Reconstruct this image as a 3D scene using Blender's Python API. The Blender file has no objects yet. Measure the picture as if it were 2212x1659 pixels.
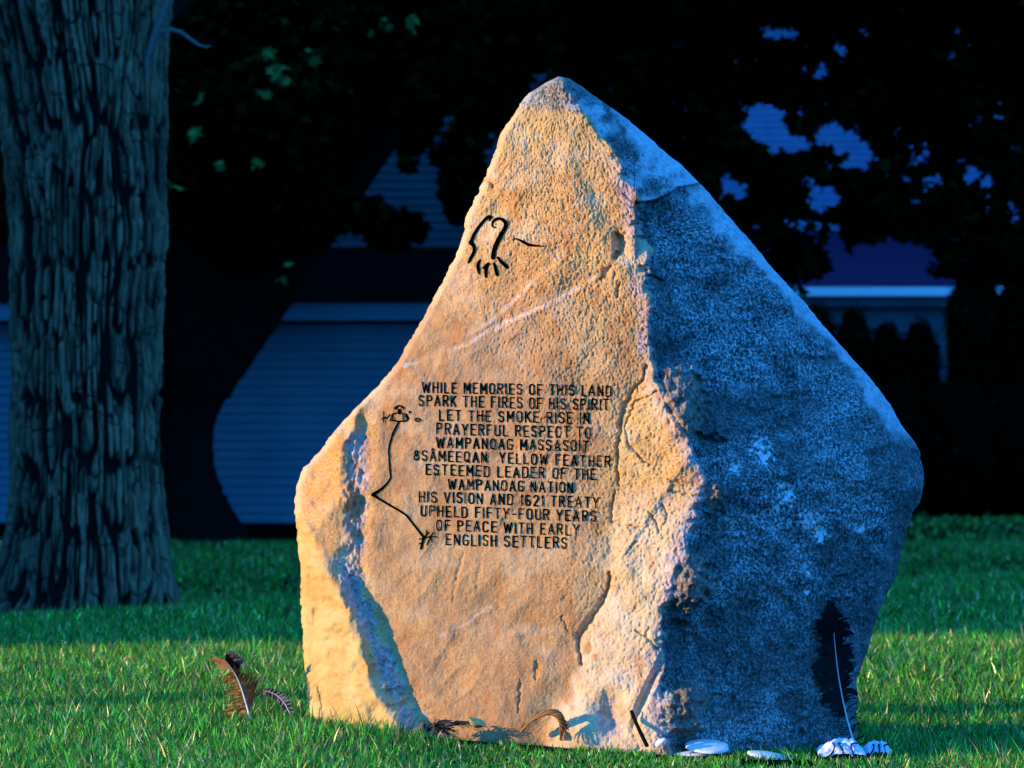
import bpy, math, random
import numpy as np
from mathutils import Vector
from mathutils.geometry import delaunay_2d_cdt
random.seed(7)
R = np.random.default_rng(7)
rad = math.radians
sc = bpy.context.scene
COL = sc.collection

# ------------------------------------------------------------------ camera
F = 7540.0                     # focal length in picture units (picture 2212 x 1659)
CU, CV = 1106.0, 829.5
HC = 0.70                      # camera height
PITCH = math.atan((999 - CV) / F)
cam = bpy.data.cameras.new('camera'); camo = bpy.data.objects.new('camera', cam); COL.objects.link(camo)
camo.location = (0, 0, HC); camo.rotation_euler = (math.pi / 2 + PITCH, 0, 0)
cam.sensor_width = 36; cam.lens = 36 * F / 2212
cam.clip_start = 0.1; cam.clip_end = 2000
cam.dof.use_dof = True; cam.dof.focus_distance = 9.05; cam.dof.aperture_fstop = 7.5
sc.camera = camo

# ------------------------------------------------------------------ light
SUN_AZ, SUN_EL = 72.0, 9.5     # degrees left of "behind the camera", and elevation
S = Vector((-math.sin(rad(SUN_AZ)) * math.cos(rad(SUN_EL)), -math.cos(rad(SUN_AZ)) * math.cos(rad(SUN_EL)), math.sin(rad(SUN_EL))))
sun = bpy.data.lights.new('sun', 'SUN'); suno = bpy.data.objects.new('sun', sun); COL.objects.link(suno)
sun.energy = 2.15; sun.angle = rad(0.6); sun.color = (1.0, 0.69, 0.20)
suno.rotation_euler = S.to_track_quat('Z', 'Y').to_euler(); suno.location = (-20, -8, 8)
w = bpy.data.worlds.new('World'); sc.world = w; w.use_nodes = True
nt = w.node_tree; bg = nt.nodes['Background']
sky = nt.nodes.new('ShaderNodeTexSky'); sky.sky_type = 'NISHITA'; sky.sun_disc = False
sky.sun_elevation = rad(SUN_EL); sky.sun_rotation = math.atan2(S.x, S.y); sky.ozone_density = 6.0
bw = nt.nodes.new('ShaderNodeRGBToBW'); pw = nt.nodes.new('ShaderNodeMath'); pw.operation = 'POWER'; pw.inputs[1].default_value = .45
mul = nt.nodes.new('ShaderNodeMix'); mul.data_type = 'RGBA'; mul.blend_type = 'MULTIPLY'; mul.inputs[0].default_value = 1
mul.inputs[7].default_value = (0.18, 1.85, 6.2, 1)          # deep blue dusk sky
nt.links.new(sky.outputs[0], bw.inputs[0]); nt.links.new(bw.outputs[0], pw.inputs[0]); nt.links.new(pw.outputs[0], mul.inputs[6]); nt.links.new(mul.outputs[2], bg.inputs[0])
bg.inputs[1].default_value = 0.12
sc.view_settings.view_transform = 'Standard'; sc.view_settings.look = 'None'
sc.view_settings.gamma = 1.0; sc.view_settings.exposure = 1.75; sc.view_settings.use_curve_mapping = False

# ------------------------------------------------------------------ helpers
CP, SP = math.cos(PITCH), math.sin(PITCH)
def W(u, v, d):
    """picture position and distance along the view axis -> world (arrays or scalars)"""
    u = np.asarray(u, float); v = np.asarray(v, float); d = np.asarray(d, float)
    x = (u - CU) / F * d; z = (CV - v) / F * d
    return np.stack(np.broadcast_arrays(x, d * CP - z * SP, HC + d * SP + z * CP), -1)
def sstep(a, b, x):
    t = np.clip((np.asarray(x, float) - a) / (b - a), 0, 1); return t * t * (3 - 2 * t)
def _h(i, j, k, s):
    n = (i * 374761393 + j * 668265263 + k * 2147483647 + s * 974711) & 0xFFFFFFFF
    n = ((n ^ (n >> 13)) * 1274126177) & 0xFFFFFFFF
    n = ((n ^ (n >> 16)) * 2246822519) & 0xFFFFFFFF
    return ((n ^ (n >> 15)) & 0xFFFFFF) / float(0xFFFFFF)
def vn(x, y, z=0.0, s=0):
    x, y, z = np.broadcast_arrays(np.asarray(x, float), np.asarray(y, float), np.asarray(z, float))
    i = np.floor(x).astype(np.int64); j = np.floor(y).astype(np.int64); k = np.floor(z).astype(np.int64)
    a = x - i; b = y - j; c = z - k
    a = a * a * a * (a * (a * 6 - 15) + 10); b = b * b * b * (b * (b * 6 - 15) + 10); c = c * c * c * (c * (c * 6 - 15) + 10)
    o = 0
    for di in (0, 1):
        for dj in (0, 1):
            for dk in (0, 1):
                o = o + _h(i + di, j + dj, k + dk, s) * (a if di else 1 - a) * (b if dj else 1 - b) * (c if dk else 1 - c)
    return o * 2 - 1
def fbm(x, y, z=0.0, s=0, o=4):
    r = 0; A = 1.0; f = 1.0; t = 0
    for q in range(o):
        r = r + A * vn(np.asarray(x) * f + 17.3 * q, np.asarray(y) * f - 9.1 * q, np.asarray(z) * f, s + q); t += A; A *= .5; f *= 2.03
    return r / t

def mesh_np(name, V, Fc, mat=None, parent=None, smooth=False, attrs=None, col=None):
    """V (n,3); Fc either an (m,k) int array or a list of such arrays"""
    me = bpy.data.meshes.new(name)
    V = np.asarray(V, np.float32)
    Fl = Fc if isinstance(Fc, list) else [Fc]
    Fl = [np.asarray(f, np.int32) for f in Fl if len(f)]
    loops = np.concatenate([f.ravel() for f in Fl]); tot = np.concatenate([np.full(len(f), f.shape[1], np.int32) for f in Fl])
    me.vertices.add(len(V)); me.vertices.foreach_set('co', V.ravel())
    me.loops.add(len(loops)); me.loops.foreach_set('vertex_index', loops)
    st = np.zeros(len(tot), np.int32); st[1:] = np.cumsum(tot)[:-1]
    me.polygons.add(len(tot)); me.polygons.foreach_set('loop_start', st); me.polygons.foreach_set('loop_total', tot)
    me.polygons.foreach_set('use_smooth', np.full(len(tot), smooth))
    me.update(calc_edges=True); me.validate()
    for k, a in (attrs or {}).items():
        at = me.attributes.new(k, 'FLOAT', 'POINT'); at.data.foreach_set('value', np.asarray(a, np.float32).ravel())
    if col is not None:
        at = me.color_attributes.new('tint', 'FLOAT_COLOR', 'POINT')
        c4 = np.ones((len(V), 4), np.float32); c4[:, :3] = col; at.data.foreach_set('color', c4.ravel())
    ob = bpy.data.objects.new(name, me); COL.objects.link(ob)
    if mat: me.materials.append(mat)
    if parent: ob.parent = parent
    return ob
class MB:
    """collects simple shapes for one mesh"""
    def __init__(s): s.v = []; s.f = {}; s.n = 0
    def add(s, V, Fc):
        V = np.asarray(V, float); Fc = np.asarray(Fc, int)
        s.v.append(V); s.f.setdefault(Fc.shape[1], []).append(Fc + s.n); s.n += len(V)
    def box(s, x0, x1, y0, y1, z0, z1):
        V = [(x, y, z) for x in (x0, x1) for y in (y0, y1) for z in (z0, z1)]
        s.add(V, [(0, 1, 3, 2), (4, 6, 7, 5), (0, 4, 5, 1), (2, 3, 7, 6), (0, 2, 6, 4), (1, 5, 7, 3)])
    def tube(s, P, r, n=8):
        P = np.asarray(P, float); r = np.broadcast_to(np.asarray(r, float), (len(P),))
        T = np.gradient(P, axis=0); T /= np.linalg.norm(T, axis=1)[:, None] + 1e-9
        a = np.array([0.31, 0.21, 0.93]); 
        if abs(T[0] @ a) > .9: a = np.array([0.9, -.3, .1])
        N = np.cross(T, a); N /= np.linalg.norm(N, axis=1)[:, None]; B = np.cross(T, N)
        th = np.linspace(0, 2 * np.pi, n, endpoint=False)
        V = P[:, None] + r[:, None, None] * (np.cos(th)[None, :, None] * N[:, None] + np.sin(th)[None, :, None] * B[:, None])
        m = len(P); V = V.reshape(-1, 3)
        q = [(i * n + j, i * n + (j + 1) % n, (i + 1) * n + (j + 1) % n, (i + 1) * n + j) for i in range(m - 1) for j in range(n)]
        s.add(V, q); s.add(np.array([P[0], *V[:n]]), [(0, j + 1, (j + 1) % n + 1) for j in range(n)])
        s.add(np.array([P[-1], *V[-n:]]), [(0, (j + 1) % n + 1, j + 1) for j in range(n)])
    def build(s, name, mat, parent=None, smooth=False, **k):
        return mesh_np(name, np.concatenate(s.v), [np.concatenate(f) for f in s.f.values()], mat, parent, smooth, **k)
def empty(name, loc, label, cat, group=None):
    o = bpy.data.objects.new(name, None); COL.objects.link(o); o.location = loc; o.empty_display_size = .2
    tag(o, label, cat, group); return o
def tag(o, label=None, cat=None, group=None, kind=None):
    if label: o['label'] = label
    if cat: o['category'] = cat
    if group: o['group'] = group
    if kind: o['kind'] = kind
    return o
def adopt(parent, *obs):
    for o in obs:
        o.parent = parent; o.matrix_parent_inverse.identity()
        me = o.data; L = np.array(parent.location, np.float32)
        n = len(me.vertices); a = np.empty(n * 3, np.float32); me.vertices.foreach_get('co', a)
        a = (a.reshape(-1, 3) - L).ravel(); me.vertices.foreach_set('co', a); me.update()

# ------------------------------------------------------------------ materials
class NT:
    def __init__(s, name, rough=.9, spec=.2):
        s.m = bpy.data.materials.new(name); s.m.use_nodes = True; s.t = s.m.node_tree
        s.p = s.t.nodes['Principled BSDF']; s.p.inputs['Roughness'].default_value = rough
        s.p.inputs['Specular IOR Level'].default_value = spec
        s.tc = s.t.nodes.new('ShaderNodeTexCoord')
    def n(s, kind, **k):
        o = s.t.nodes.new(kind)
        for a, b in k.items(): setattr(o, a, b)
        return o
    def l(s, a, b): s.t.links.new(a, b)
    def noise(s, scale, detail=4, rough=.55, vec=None, dist=0):
        o = s.n('ShaderNodeTexNoise'); o.inputs['Scale'].default_value = scale; o.inputs['Detail'].default_value = detail
        o.inputs['Roughness'].default_value = rough; o.inputs['Distortion'].default_value = dist
        s.l(vec if vec else s.tc.outputs['Object'], o.inputs['Vector']); return o.outputs['Fac']
    def vec(s, sx, sy, sz):
        o = s.n('ShaderNodeMapping'); o.inputs['Scale'].default_value = (sx, sy, sz); s.l(s.tc.outputs['Object'], o.inputs['Vector']); return o.outputs[0]
    def ramp(s, fac, pts):
        o = s.n('ShaderNodeValToRGB'); e = o.color_ramp.elements
        while len(e) < len(pts): e.new(.5)
        for q, (p, c) in zip(e, pts):
            q.position = p; q.color = (*c, 1) if not np.isscalar(c) else (c, c, c, 1)
        s.l(fac, o.inputs[0]); return o.outputs[0]
    def mix(s, fac, a, b, mode='MIX'):
        o = s.n('ShaderNodeMix', data_type='RGBA', blend_type=mode)
        for q, i in ((fac, 0), (a, 6), (b, 7)):
            if isinstance(q, (int, float)): o.inputs[i].default_value = q
            elif isinstance(q, tuple): o.inputs[i].default_value = (*q, 1)
            else: s.l(q, o.inputs[i])
        return o.outputs[2]
    def attr(s, name, out='Fac'):
        o = s.n('ShaderNodeAttribute'); o.attribute_name = name; return o.outputs[out]
    def math(s, op, a, b):
        o = s.n('ShaderNodeMath', operation=op)
        for q, i in ((a, 0), (b, 1)):
            if isinstance(q, (int, float)): o.inputs[i].default_value = q
            else: s.l(q, o.inputs[i])
        return o.outputs[0]
    def bump(s, h, dist, strength=1.0):
        o = s.n('ShaderNodeBump'); o.inputs['Distance'].default_value = dist; o.inputs['Strength'].default_value = strength
        s.l(h, o.inputs['Height']); s.l(o.outputs[0], s.p.inputs['Normal'])
    def base(s, c):
        if isinstance(c, tuple): s.p.inputs['Base Color'].default_value = (*c, 1)
        else: s.l(c, s.p.inputs['Base Color'])
        return s.m
def simple(name, c, c2=None, scale=30, rough=.8, bump=0, spec=.2):
    t = NT(name, rough, spec)
    f = t.noise(scale, 4)
    t.base(t.mix(t.ramp(f, [(.3, 0.), (.7, 1.)]), c, c2 or tuple(q * .75 for q in c)))
    if bump: t.bump(f, bump)
    return t.m
def leafmat(name, transl=.25, spec=.2):
    t = NT(name, .6 if spec < .25 else .42, spec); c = t.attr('tint', 'Color'); t.base(c)
    tr = t.n('ShaderNodeBsdfTranslucent'); t.l(c, tr.inputs[0])
    mx = t.n('ShaderNodeMixShader'); mx.inputs[0].default_value = transl
    t.l(t.p.outputs[0], mx.inputs[1]); t.l(tr.outputs[0], mx.inputs[2])
    t.l(mx.outputs[0], t.t.nodes['Material Output'].inputs[0]); return t.m

def mat_stone():
    t = NT('sandstone', .92, .12)
    n1 = t.noise(3.2, 5, .6, dist=.6); n2 = t.noise(14, 6, .65); n3 = t.noise(70, 5, .7); n4 = t.noise(240, 3, .7)
    a = t.ramp(n1, [(.30, (.46, .19, .055)), (.46, (.54, .255, .075)), (.60, (.60, .32, .095)), (.74, (.48, .205, .06))])
    b = t.ramp(n2, [(.25, (.40, .155, .045)), (.45, (.54, .255, .075)), (.62, (.64, .35, .11)), (.80, (.72, .43, .14))])
    c = t.mix(.5, a, b)
    c = t.mix(t.ramp(n3, [(.30, .75), (.46, 0.)]), c, (.24, .12, .05))
    n5 = t.noise(150, 2, .6); n6 = t.noise(26, 3, .6)
    c = t.mix(t.ramp(n4, [(.52, 0.), (.66, .75)]), c, (.90, .62, .30))
    c = t.mix(t.math('MULTIPLY', t.ramp(n5, [(.33, 1.), (.42, 0.)]), t.math('ADD', .25, t.math('MULTIPLY', t.attr('grain'), .65))), c, (.09, .045, .02))
    c = t.mix(t.ramp(n6, [(.55, 0.), (.72, .35)]), c, (.62, .28, .14))
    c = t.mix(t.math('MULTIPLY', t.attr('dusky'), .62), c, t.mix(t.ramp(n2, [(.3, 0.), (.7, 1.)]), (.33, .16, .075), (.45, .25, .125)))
    c = t.mix(t.math('MULTIPLY', t.attr('pale'), .8), c, (.72, .54, .34))
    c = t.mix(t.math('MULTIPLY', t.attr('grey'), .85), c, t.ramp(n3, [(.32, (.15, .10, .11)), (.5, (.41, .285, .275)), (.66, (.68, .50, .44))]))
    c = t.mix(t.math('MULTIPLY', t.attr('yellow'), .8), c, t.mix(t.ramp(n2, [(.35, 0.), (.65, 1.)]), (.50, .31, .085), (.62, .45, .19)))
    c = t.mix(t.math('MULTIPLY', t.attr('rust'), .8), c, (.46, .15, .025))
    c = t.mix(t.math('MULTIPLY', t.attr('vein'), .38), c, (.68, .62, .56))
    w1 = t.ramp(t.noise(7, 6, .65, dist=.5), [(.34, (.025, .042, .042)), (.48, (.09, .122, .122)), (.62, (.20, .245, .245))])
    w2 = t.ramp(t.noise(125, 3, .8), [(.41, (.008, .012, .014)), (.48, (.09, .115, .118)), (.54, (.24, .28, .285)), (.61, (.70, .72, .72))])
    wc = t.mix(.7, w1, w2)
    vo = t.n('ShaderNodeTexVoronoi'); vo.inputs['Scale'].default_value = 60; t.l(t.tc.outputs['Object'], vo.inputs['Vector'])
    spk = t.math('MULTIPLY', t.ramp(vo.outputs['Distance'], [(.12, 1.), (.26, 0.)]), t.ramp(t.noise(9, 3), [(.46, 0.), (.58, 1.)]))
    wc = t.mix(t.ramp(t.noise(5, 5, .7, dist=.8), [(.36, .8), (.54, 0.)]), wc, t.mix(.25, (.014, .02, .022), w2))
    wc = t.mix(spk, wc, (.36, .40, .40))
    wc = t.mix(t.math('MULTIPLY', t.attr('stain_and_shade'), .62), wc, t.ramp(n3, [(.36, (.010, .014, .012)), (.55, (.05, .062, .055)), (.68, (.16, .18, .17))]))
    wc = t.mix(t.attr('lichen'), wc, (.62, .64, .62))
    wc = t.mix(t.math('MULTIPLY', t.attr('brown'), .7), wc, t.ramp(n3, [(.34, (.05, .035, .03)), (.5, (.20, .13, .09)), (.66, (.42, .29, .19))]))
    wc = t.mix(t.math('MULTIPLY', t.attr('bevel_light'), .7), wc, t.ramp(n3, [(.3, (.10, .12, .13)), (.42, (.40, .44, .46)), (.6, (.60, .64, .66))]))
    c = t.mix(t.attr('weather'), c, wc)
    t.base(c)
    t.bump(t.math('ADD', t.math('MULTIPLY', n3, .2), t.math('MULTIPLY', n4, .6)), .0035, .9)
    return t.m
def mat_bark():
    t = NT('bark', .9, .15)
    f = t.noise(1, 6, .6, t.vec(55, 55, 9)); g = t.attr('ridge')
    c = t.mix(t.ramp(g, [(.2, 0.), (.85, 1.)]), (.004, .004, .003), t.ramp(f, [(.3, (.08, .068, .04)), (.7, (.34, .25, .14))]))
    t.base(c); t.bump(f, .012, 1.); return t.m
M = dict(
    stone=mat_stone(), bark=mat_bark(),
    engrave=simple('black_engraving_paint', (.0015, .0015, .0015), rough=1, spec=0),
    soil=None,
    grass=leafmat('grass_blades', .3, .28), leaf=leafmat('foliage', .2, .0),
    darkbark=simple('dark_bark', (.005, .005, .004), (.009, .008, .007), 12, bump=.01, spec=0),
    core=simple('inner_twigs', (.006, .007, .005), rough=1, spec=0),
    twig=simple('bleached_twig', (.12, .13, .11), (.07, .07, .06), 60),
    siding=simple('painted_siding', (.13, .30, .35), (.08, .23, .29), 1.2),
    siding_shaded=simple('shaded_siding', (.03, .085, .10), (.02, .06, .075), 1.2),  # crown shade on the walls put into a darker siding colour
    trim=simple('white_trim', (.62, .68, .68), (.56, .62, .63), 3, rough=.6),
    shingle=simple('asphalt_shingle', (.034, .008, .042), (.022, .005, .03), 20),
    darkshingle=simple('dark_shingle', (.005, .005, .005), (.003, .003, .003), 20, spec=0),
    founda=simple('dark_foundation', (.005, .005, .005), rough=1, spec=0),
    bluewall=simple('blue_grey_paint', (.07, .13, .25), (.13, .21, .32), 1.2),
    shell=simple('white_shell', (.80, .80, .76), (.60, .60, .57), 55, rough=.5, spec=.3, bump=.002),
    shelldark=simple('shell_inside_stain', (.10, .08, .16), rough=.4),
    quill=simple('pale_quill', (.72, .68, .62), (.6, .55, .48), 40, rough=.4, spec=.4),
    vane=leafmat('feather_barbs', .25),
    cloth=simple('white_cloth', (.68, .72, .80), (.5, .55, .66), 60),
    ribbon=simple('black_ribbon', (.01, .01, .012)),
    braid=leafmat('braided_fibre', .1),
)

# ------------------------------------------------------------------ ground
def gz(x, y):
    x = np.asarray(x, float); y = np.asarray(y, float)
    near = 1 - sstep(9.9, 13.0, y)
    z = -0.075 * np.clip((x + .5) / 1.3, 0, 1.35) * near
    crest = 15.3 + 1.0 * np.clip(x + 2, -2, 8)
    z = z - .18 * sstep(0, 5, y - crest) - .012 * np.clip(y - 26, 0, 30) * 0
    z = z + .018 * fbm(x * .9, y * .55, 0, 31, 3) * (1 - .5 * near)
    return z
def ghit(u, v):
    d = np.arange(7.0, 90, .01); p = W(u, v, d); dz = p[:, 2] - gz(p[:, 0], p[:, 1])
    i = np.argmax(dz < 0); return p[i], d[i]
gy = np.concatenate([np.linspace(-30, 6, 20), np.arange(6.2, 28, .12), np.linspace(28, 90, 50), np.array([120, 200, 500, 1500])])
def place(u, v, gap=.06):
    p, d = ghit(u, v); d = min(d, float(depth(np.array([float(u)]), np.array([float(v)]))[0]) - gap); return W(u, v, d), d
gx = np.concatenate([np.array([-1200, -300, -80, -30, -15]), np.arange(-8, 8.01, .14), np.array([15, 30, 80, 300, 1200])])
GX, GY = np.meshgrid(gx, gy); nR, nC = GX.shape
V = np.stack([GX, GY, gz(np.clip(GX, -40, 40), GY)], -1).reshape(-1, 3)
ii = np.arange(nR - 1)[:, None] * nC + np.arange(nC - 1)[None]
q = np.stack([ii, ii + 1, ii + nC + 1, ii + nC], -1).reshape(-1, 4)
t = NT('lawn_soil', 1, 0); f = t.noise(22, 5)
M['soil'] = t.base(t.ramp(f, [(.3, (.002, .006, .001)), (.6, (.004, .018, .002)), (.8, (.008, .04, .004))]))
lawn = mesh_np('lawn', V, q, M['soil'], smooth=True); tag(lawn, kind='structure', label='green mown lawn around the stone')

# ------------------------------------------------------------------ the stone
OL = [(1207,165),(1178,180),(1141,203),(1120,230),(1104,253),(1080,293),(1070,325),(1062,343),(1054,366),(1047,387),(1032,418),(1016,450),(1004,480),(1000,506),(985,553),(960,600),(930,655),(905,702),(880,745),(855,790),(815,835),(770,880),(737,912),(705,955),(675,992),(656,1010),(643,1045),(637,1080),(637,1106),(641,1160),(648,1219),(650,1306),(654,1380),(658,1426),(662,1499),(668,1550),(676,1720)]
OR = [(1207,165),(1231,170),(1266,194),(1304,220),(1354,257),(1404,300),(1440,330),(1475,360),(1520,405),(1558,448),(1608,507),(1648,553),(1681,593),(1735,650),(1768,690),(1821,753),(1875,813),(1921,870),(1931,893),(1971,949),(1985,973),(1996,1016),(1995,1053),(1985,1086),(1973,1106),(1951,1169),(1935,1246),(1905,1306),(1885,1366),(1868,1423),(1849,1466),(1852,1513),(1850,1580),(1852,1640),(1856,1720)]
OL = np.array(OL, float); OR = np.array(OR, float)
def oL(v): return np.interp(v, OL[:, 1], OL[:, 0]) + 2.0 * vn(np.asarray(v) / 13., 0, 0, 5) + 1.2 * vn(np.asarray(v) / 5., 3, 0, 6)
def oR(v): return np.interp(v, OR[:, 1], OR[:, 0]) + 1.6 * vn(np.asarray(v) / 16., 7, 0, 8) + 1.0 * vn(np.asarray(v) / 5., 9, 0, 9)
PX = 9.0 / F
def main(u, v): return .02 + .22 * (1500 - u) * PX + .15 * (1600 - v) * PX
RIDGE = [(1215,182),(1250,225),(1292,282),(1335,335),(1362,392),(1382,442),(1380,490),(1400,540),(1402,592),(1396,612),(1412,680),(1406,730),(1412,790),(1424,840),(1445,890),(1482,940),(1502,975),(1530,1040),(1514,1095),(1490,1155),(1468,1205),(1458,1262),(1442,1310),(1434,1360),(1434,1430),(1428,1500),(1436,1560),(1452,1640),(1456,1720)]
BEV = [(1300,255),(1372,320),(1440,385),(1500,455),(1548,505),(1591,553),(1635,600),(1685,645),(1741,703),(1795,763),(1831,813),(1875,890),(1918,940),(1945,1000),(1950,1060),(1925,1150),(1905,1230),(1880,1300),(1855,1370),(1835,1430),(1820,1500),(1818,1580),(1820,1640),(1824,1720)]
rid = np.array(RIDGE, float); bev = np.array(BEV, float)
def ridge_u(v): return np.interp(v, rid[:, 1], rid[:, 0])
C = []; E = []
def add(u, v, d):
    C.append((float(u), float(v), float(d))); return len(C) - 1
def chain(pts, fn):
    idx = [add(u, v, fn(u, v)) for u, v in pts]
    E.extend(zip(idx[:-1], idx[1:])); return idx
def ridge_d(u, v): return main(u, v) - .026 * float(sstep(780, 900, v) * sstep(1640, 1540, v)) - .012 * float(sstep(400, 520, v) * sstep(780, 640, v))
def right(u, v):
    ru = ridge_u(v); return ridge_d(ru, v) + .76 * (u - ru) * PX + .026 * float(sstep(0, 22, u - ru))
chain(RIDGE, ridge_d)
chain([(a + 20, b) for a, b in RIDGE[1:]], right)
chain([(1388,808),(1352,872),(1336,960),(1334,1045),(1322,1100),(1319,1180),(1317,1240),(1300,1305),(1258,1368),(1252,1430),(1215,1500),(1172,1590),(1150,1660)], lambda u, v: main(u, v) + .010)
chain([(1230,330),(1290,420),(1335,500),(1345,560)], lambda u, v: main(u, v) + .004)
chain(BEV, right)
# silhouette, right: the weathered top slope falls away fast
for v in np.concatenate([np.arange(175, 1720, 45), [1740]]):
    u = float(np.interp(v, OR[:, 1], OR[:, 0])); bu = float(np.interp(v, bev[:, 1], bev[:, 0])) if v > 255 else u
    add(u + 6, v, right(u, v) + .10 * min(1, max(0, u - bu) / 60.) + .06)
# silhouette, left
for v in np.concatenate([np.arange(175, 1720, 45), [1740]]):
    u = float(np.interp(v, OL[:, 1], OL[:, 0]))
    add(u - 6, v, main(u, v) + (.03 if v < 850 else .03 + .05 * min(1, (v - 850) / 150.)))
# shoulder lobe, groove, yellow facet, shaded strip
chain([(760,915),(742,960),(735,1010),(738,1060),(748,1110),(752,1150),(720,1195)], lambda u, v: main(u, v) - .018)
chain([(785,930),(772,980),(768,1040),(774,1100),(776,1160),(765,1200)], lambda u, v: main(u, v) + .012)
chain([(815,930),(812,1000),(806,1080),(806,1160),(800,1220)], main)
chain([(672,1150),(690,1200),(713,1246),(743,1293),(760,1346),(783,1416),(806,1483),(846,1553),(880,1640),(900,1720)], lambda u, v: main(u, v) - .022 - .034 * min(1, max(0, (v - 1170) / 150)))
chain([(757,1225),(772,1286),(792,1336),(820,1389),(850,1446),(878,1495),(902,1555),(950,1640),(975,1720)], lambda u, v: main(u, v) + .01)
# broad undulation on the inscribed face
for u, v, o in [(1150,400,0),(1250,420,-.012),(1080,560,.006),(1200,620,-.01),(1320,560,-.012),(1000,720,.012),(1180,800,0),(1310,740,-.006),(900,860,.012),(1050,960,.002),(1250,960,0),(900,1100,.002),(1100,1150,0),(1280,1130,.002),(1425,1100,-.018),(950,1300,0),(1100,1350,.004),(1250,1300,0),(1370,1280,-.014),(1050,1500,-.004),(1160,1480,-.002),(1330,1450,-.014),(1300,1560,-.03),(1110,1600,-.006),(1000,1450,.004)]:
    add(u, v, main(u, v) + o)
for u, v, o in [(1560,700,.015),(1640,900,.01),(1750,1000,-.02),(1650,1150,-.01),(1800,1200,-.01),(1600,1350,-.01),(1720,1400,-.02),(1640,1550,-.03),(1780,1550,-.01),(1500,560,.015),(1480,1450,.0)]:
    add(u, v, right(u, v) + o)
res = delaunay_2d_cdt([Vector((a, b)) for a, b, _ in C], [tuple(map(int, e)) for e in E], [], 0, 1e-4)
vc, faces, orig = res[0], res[2], res[3]
CD = np.array([C[o[0]][2] if o else main(v_.x, v_.y) for v_, o in zip(vc, orig)]); CP2 = np.array([(p.x, p.y) for p in vc])
U0, V0, ST = 560, 120, 3
gu = np.arange(U0, 2080, ST); gv = np.arange(V0, 1760, ST); GU, GV = np.meshgrid(gu, gv)
BD = np.zeros(GU.shape); BM = np.zeros(GU.shape)
for f3 in faces:
    a, b, c = f3[:3]; P0, P1, P2 = CP2[a], CP2[b], CP2[c]
    den = (P1[1] - P2[1]) * (P0[0] - P2[0]) + (P2[0] - P1[0]) * (P0[1] - P2[1])
    if abs(den) < 1e-6: continue
    i0, i1 = np.searchsorted(gu, [min(P0[0], P1[0], P2[0]), max(P0[0], P1[0], P2[0]) + 1e-6]); j0, j1 = np.searchsorted(gv, [min(P0[1], P1[1], P2[1]), max(P0[1], P1[1], P2[1]) + 1e-6])
    uu = GU[j0:j1, i0:i1]; vv = GV[j0:j1, i0:i1]
    l0 = ((P1[1] - P2[1]) * (uu - P2[0]) + (P2[0] - P1[0]) * (vv - P2[1])) / den
    l1 = ((P2[1] - P0[1]) * (uu - P2[0]) + (P0[0] - P2[0]) * (vv - P2[1])) / den; l2 = 1 - l0 - l1
    m = (l0 >= -1e-6) & (l1 >= -1e-6) & (l2 >= -1e-6)
    BD[j0:j1, i0:i1][m] = (l0 * CD[a] + l1 * CD[b] + l2 * CD[c])[m]; BM[j0:j1, i0:i1][m] = 1
def blur(A, k):
    ker = np.exp(-.5 * (np.arange(-3 * k, 3 * k + 1) / k) ** 2); ker /= ker.sum()
    for ax in (0, 1):
        A = np.apply_along_axis(lambda r: np.convolve(r, ker, 'same'), ax, A)
    return A
BDs = blur(BD * BM, 2); BMs = blur(BM, 2)
BDs = np.where(BMs > .02, BDs / np.maximum(BMs, 1e-6), BD)
# spread outward for border samples
for _ in range(12):
    n2 = np.zeros_like(BDs); c2 = np.zeros_like(BDs); ok = (BMs > .02)
    for dy, dx in ((0, 1), (0, -1), (1, 0), (-1, 0)):
        n2 += np.roll(BDs * ok, (dy, dx), (0, 1)); c2 += np.roll(ok * 1., (dy, dx), (0, 1))
    new = (~ok) & (c2 > 0); BDs[new] = (n2 / np.maximum(c2, 1))[new]; BMs = np.where(new, 1, BMs)
def samp(G, u, v):
    x = np.clip((np.asarray(u, float) - U0) / ST, 0, G.shape[1] - 1.001); y = np.clip((np.asarray(v, float) - V0) / ST, 0, G.shape[0] - 1.001)
    i = x.astype(int); j = y.astype(int); a = x - i; b = y - j
    return (G[j, i] * (1 - a) + G[j, i + 1] * a) * (1 - b) + (G[j + 1, i] * (1 - a) + G[j + 1, i + 1] * a) * b
def pdist(u, v, poly):
    """distance to a polyline and signed side"""
    best = np.full(np.shape(u), 1e9); side = np.zeros(np.shape(u)); par = np.zeros(np.shape(u)); n = len(poly) - 1
    for k in range(n):
        (x0, y0), (x1, y1) = poly[k], poly[k + 1]; dx, dy = x1 - x0, y1 - y0; L2 = dx * dx + dy * dy
        t_ = np.clip(((u - x0) * dx + (v - y0) * dy) / L2, 0, 1); d = np.hypot(u - x0 - t_ * dx, v - y0 - t_ * dy)
        m = d < best; best = np.where(m, d, best); side = np.where(m, np.sign(dx * (v - y0) - dy * (u - x0)), side); par = np.where(m, (k + t_) / n, par)
    return best, side, par
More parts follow.
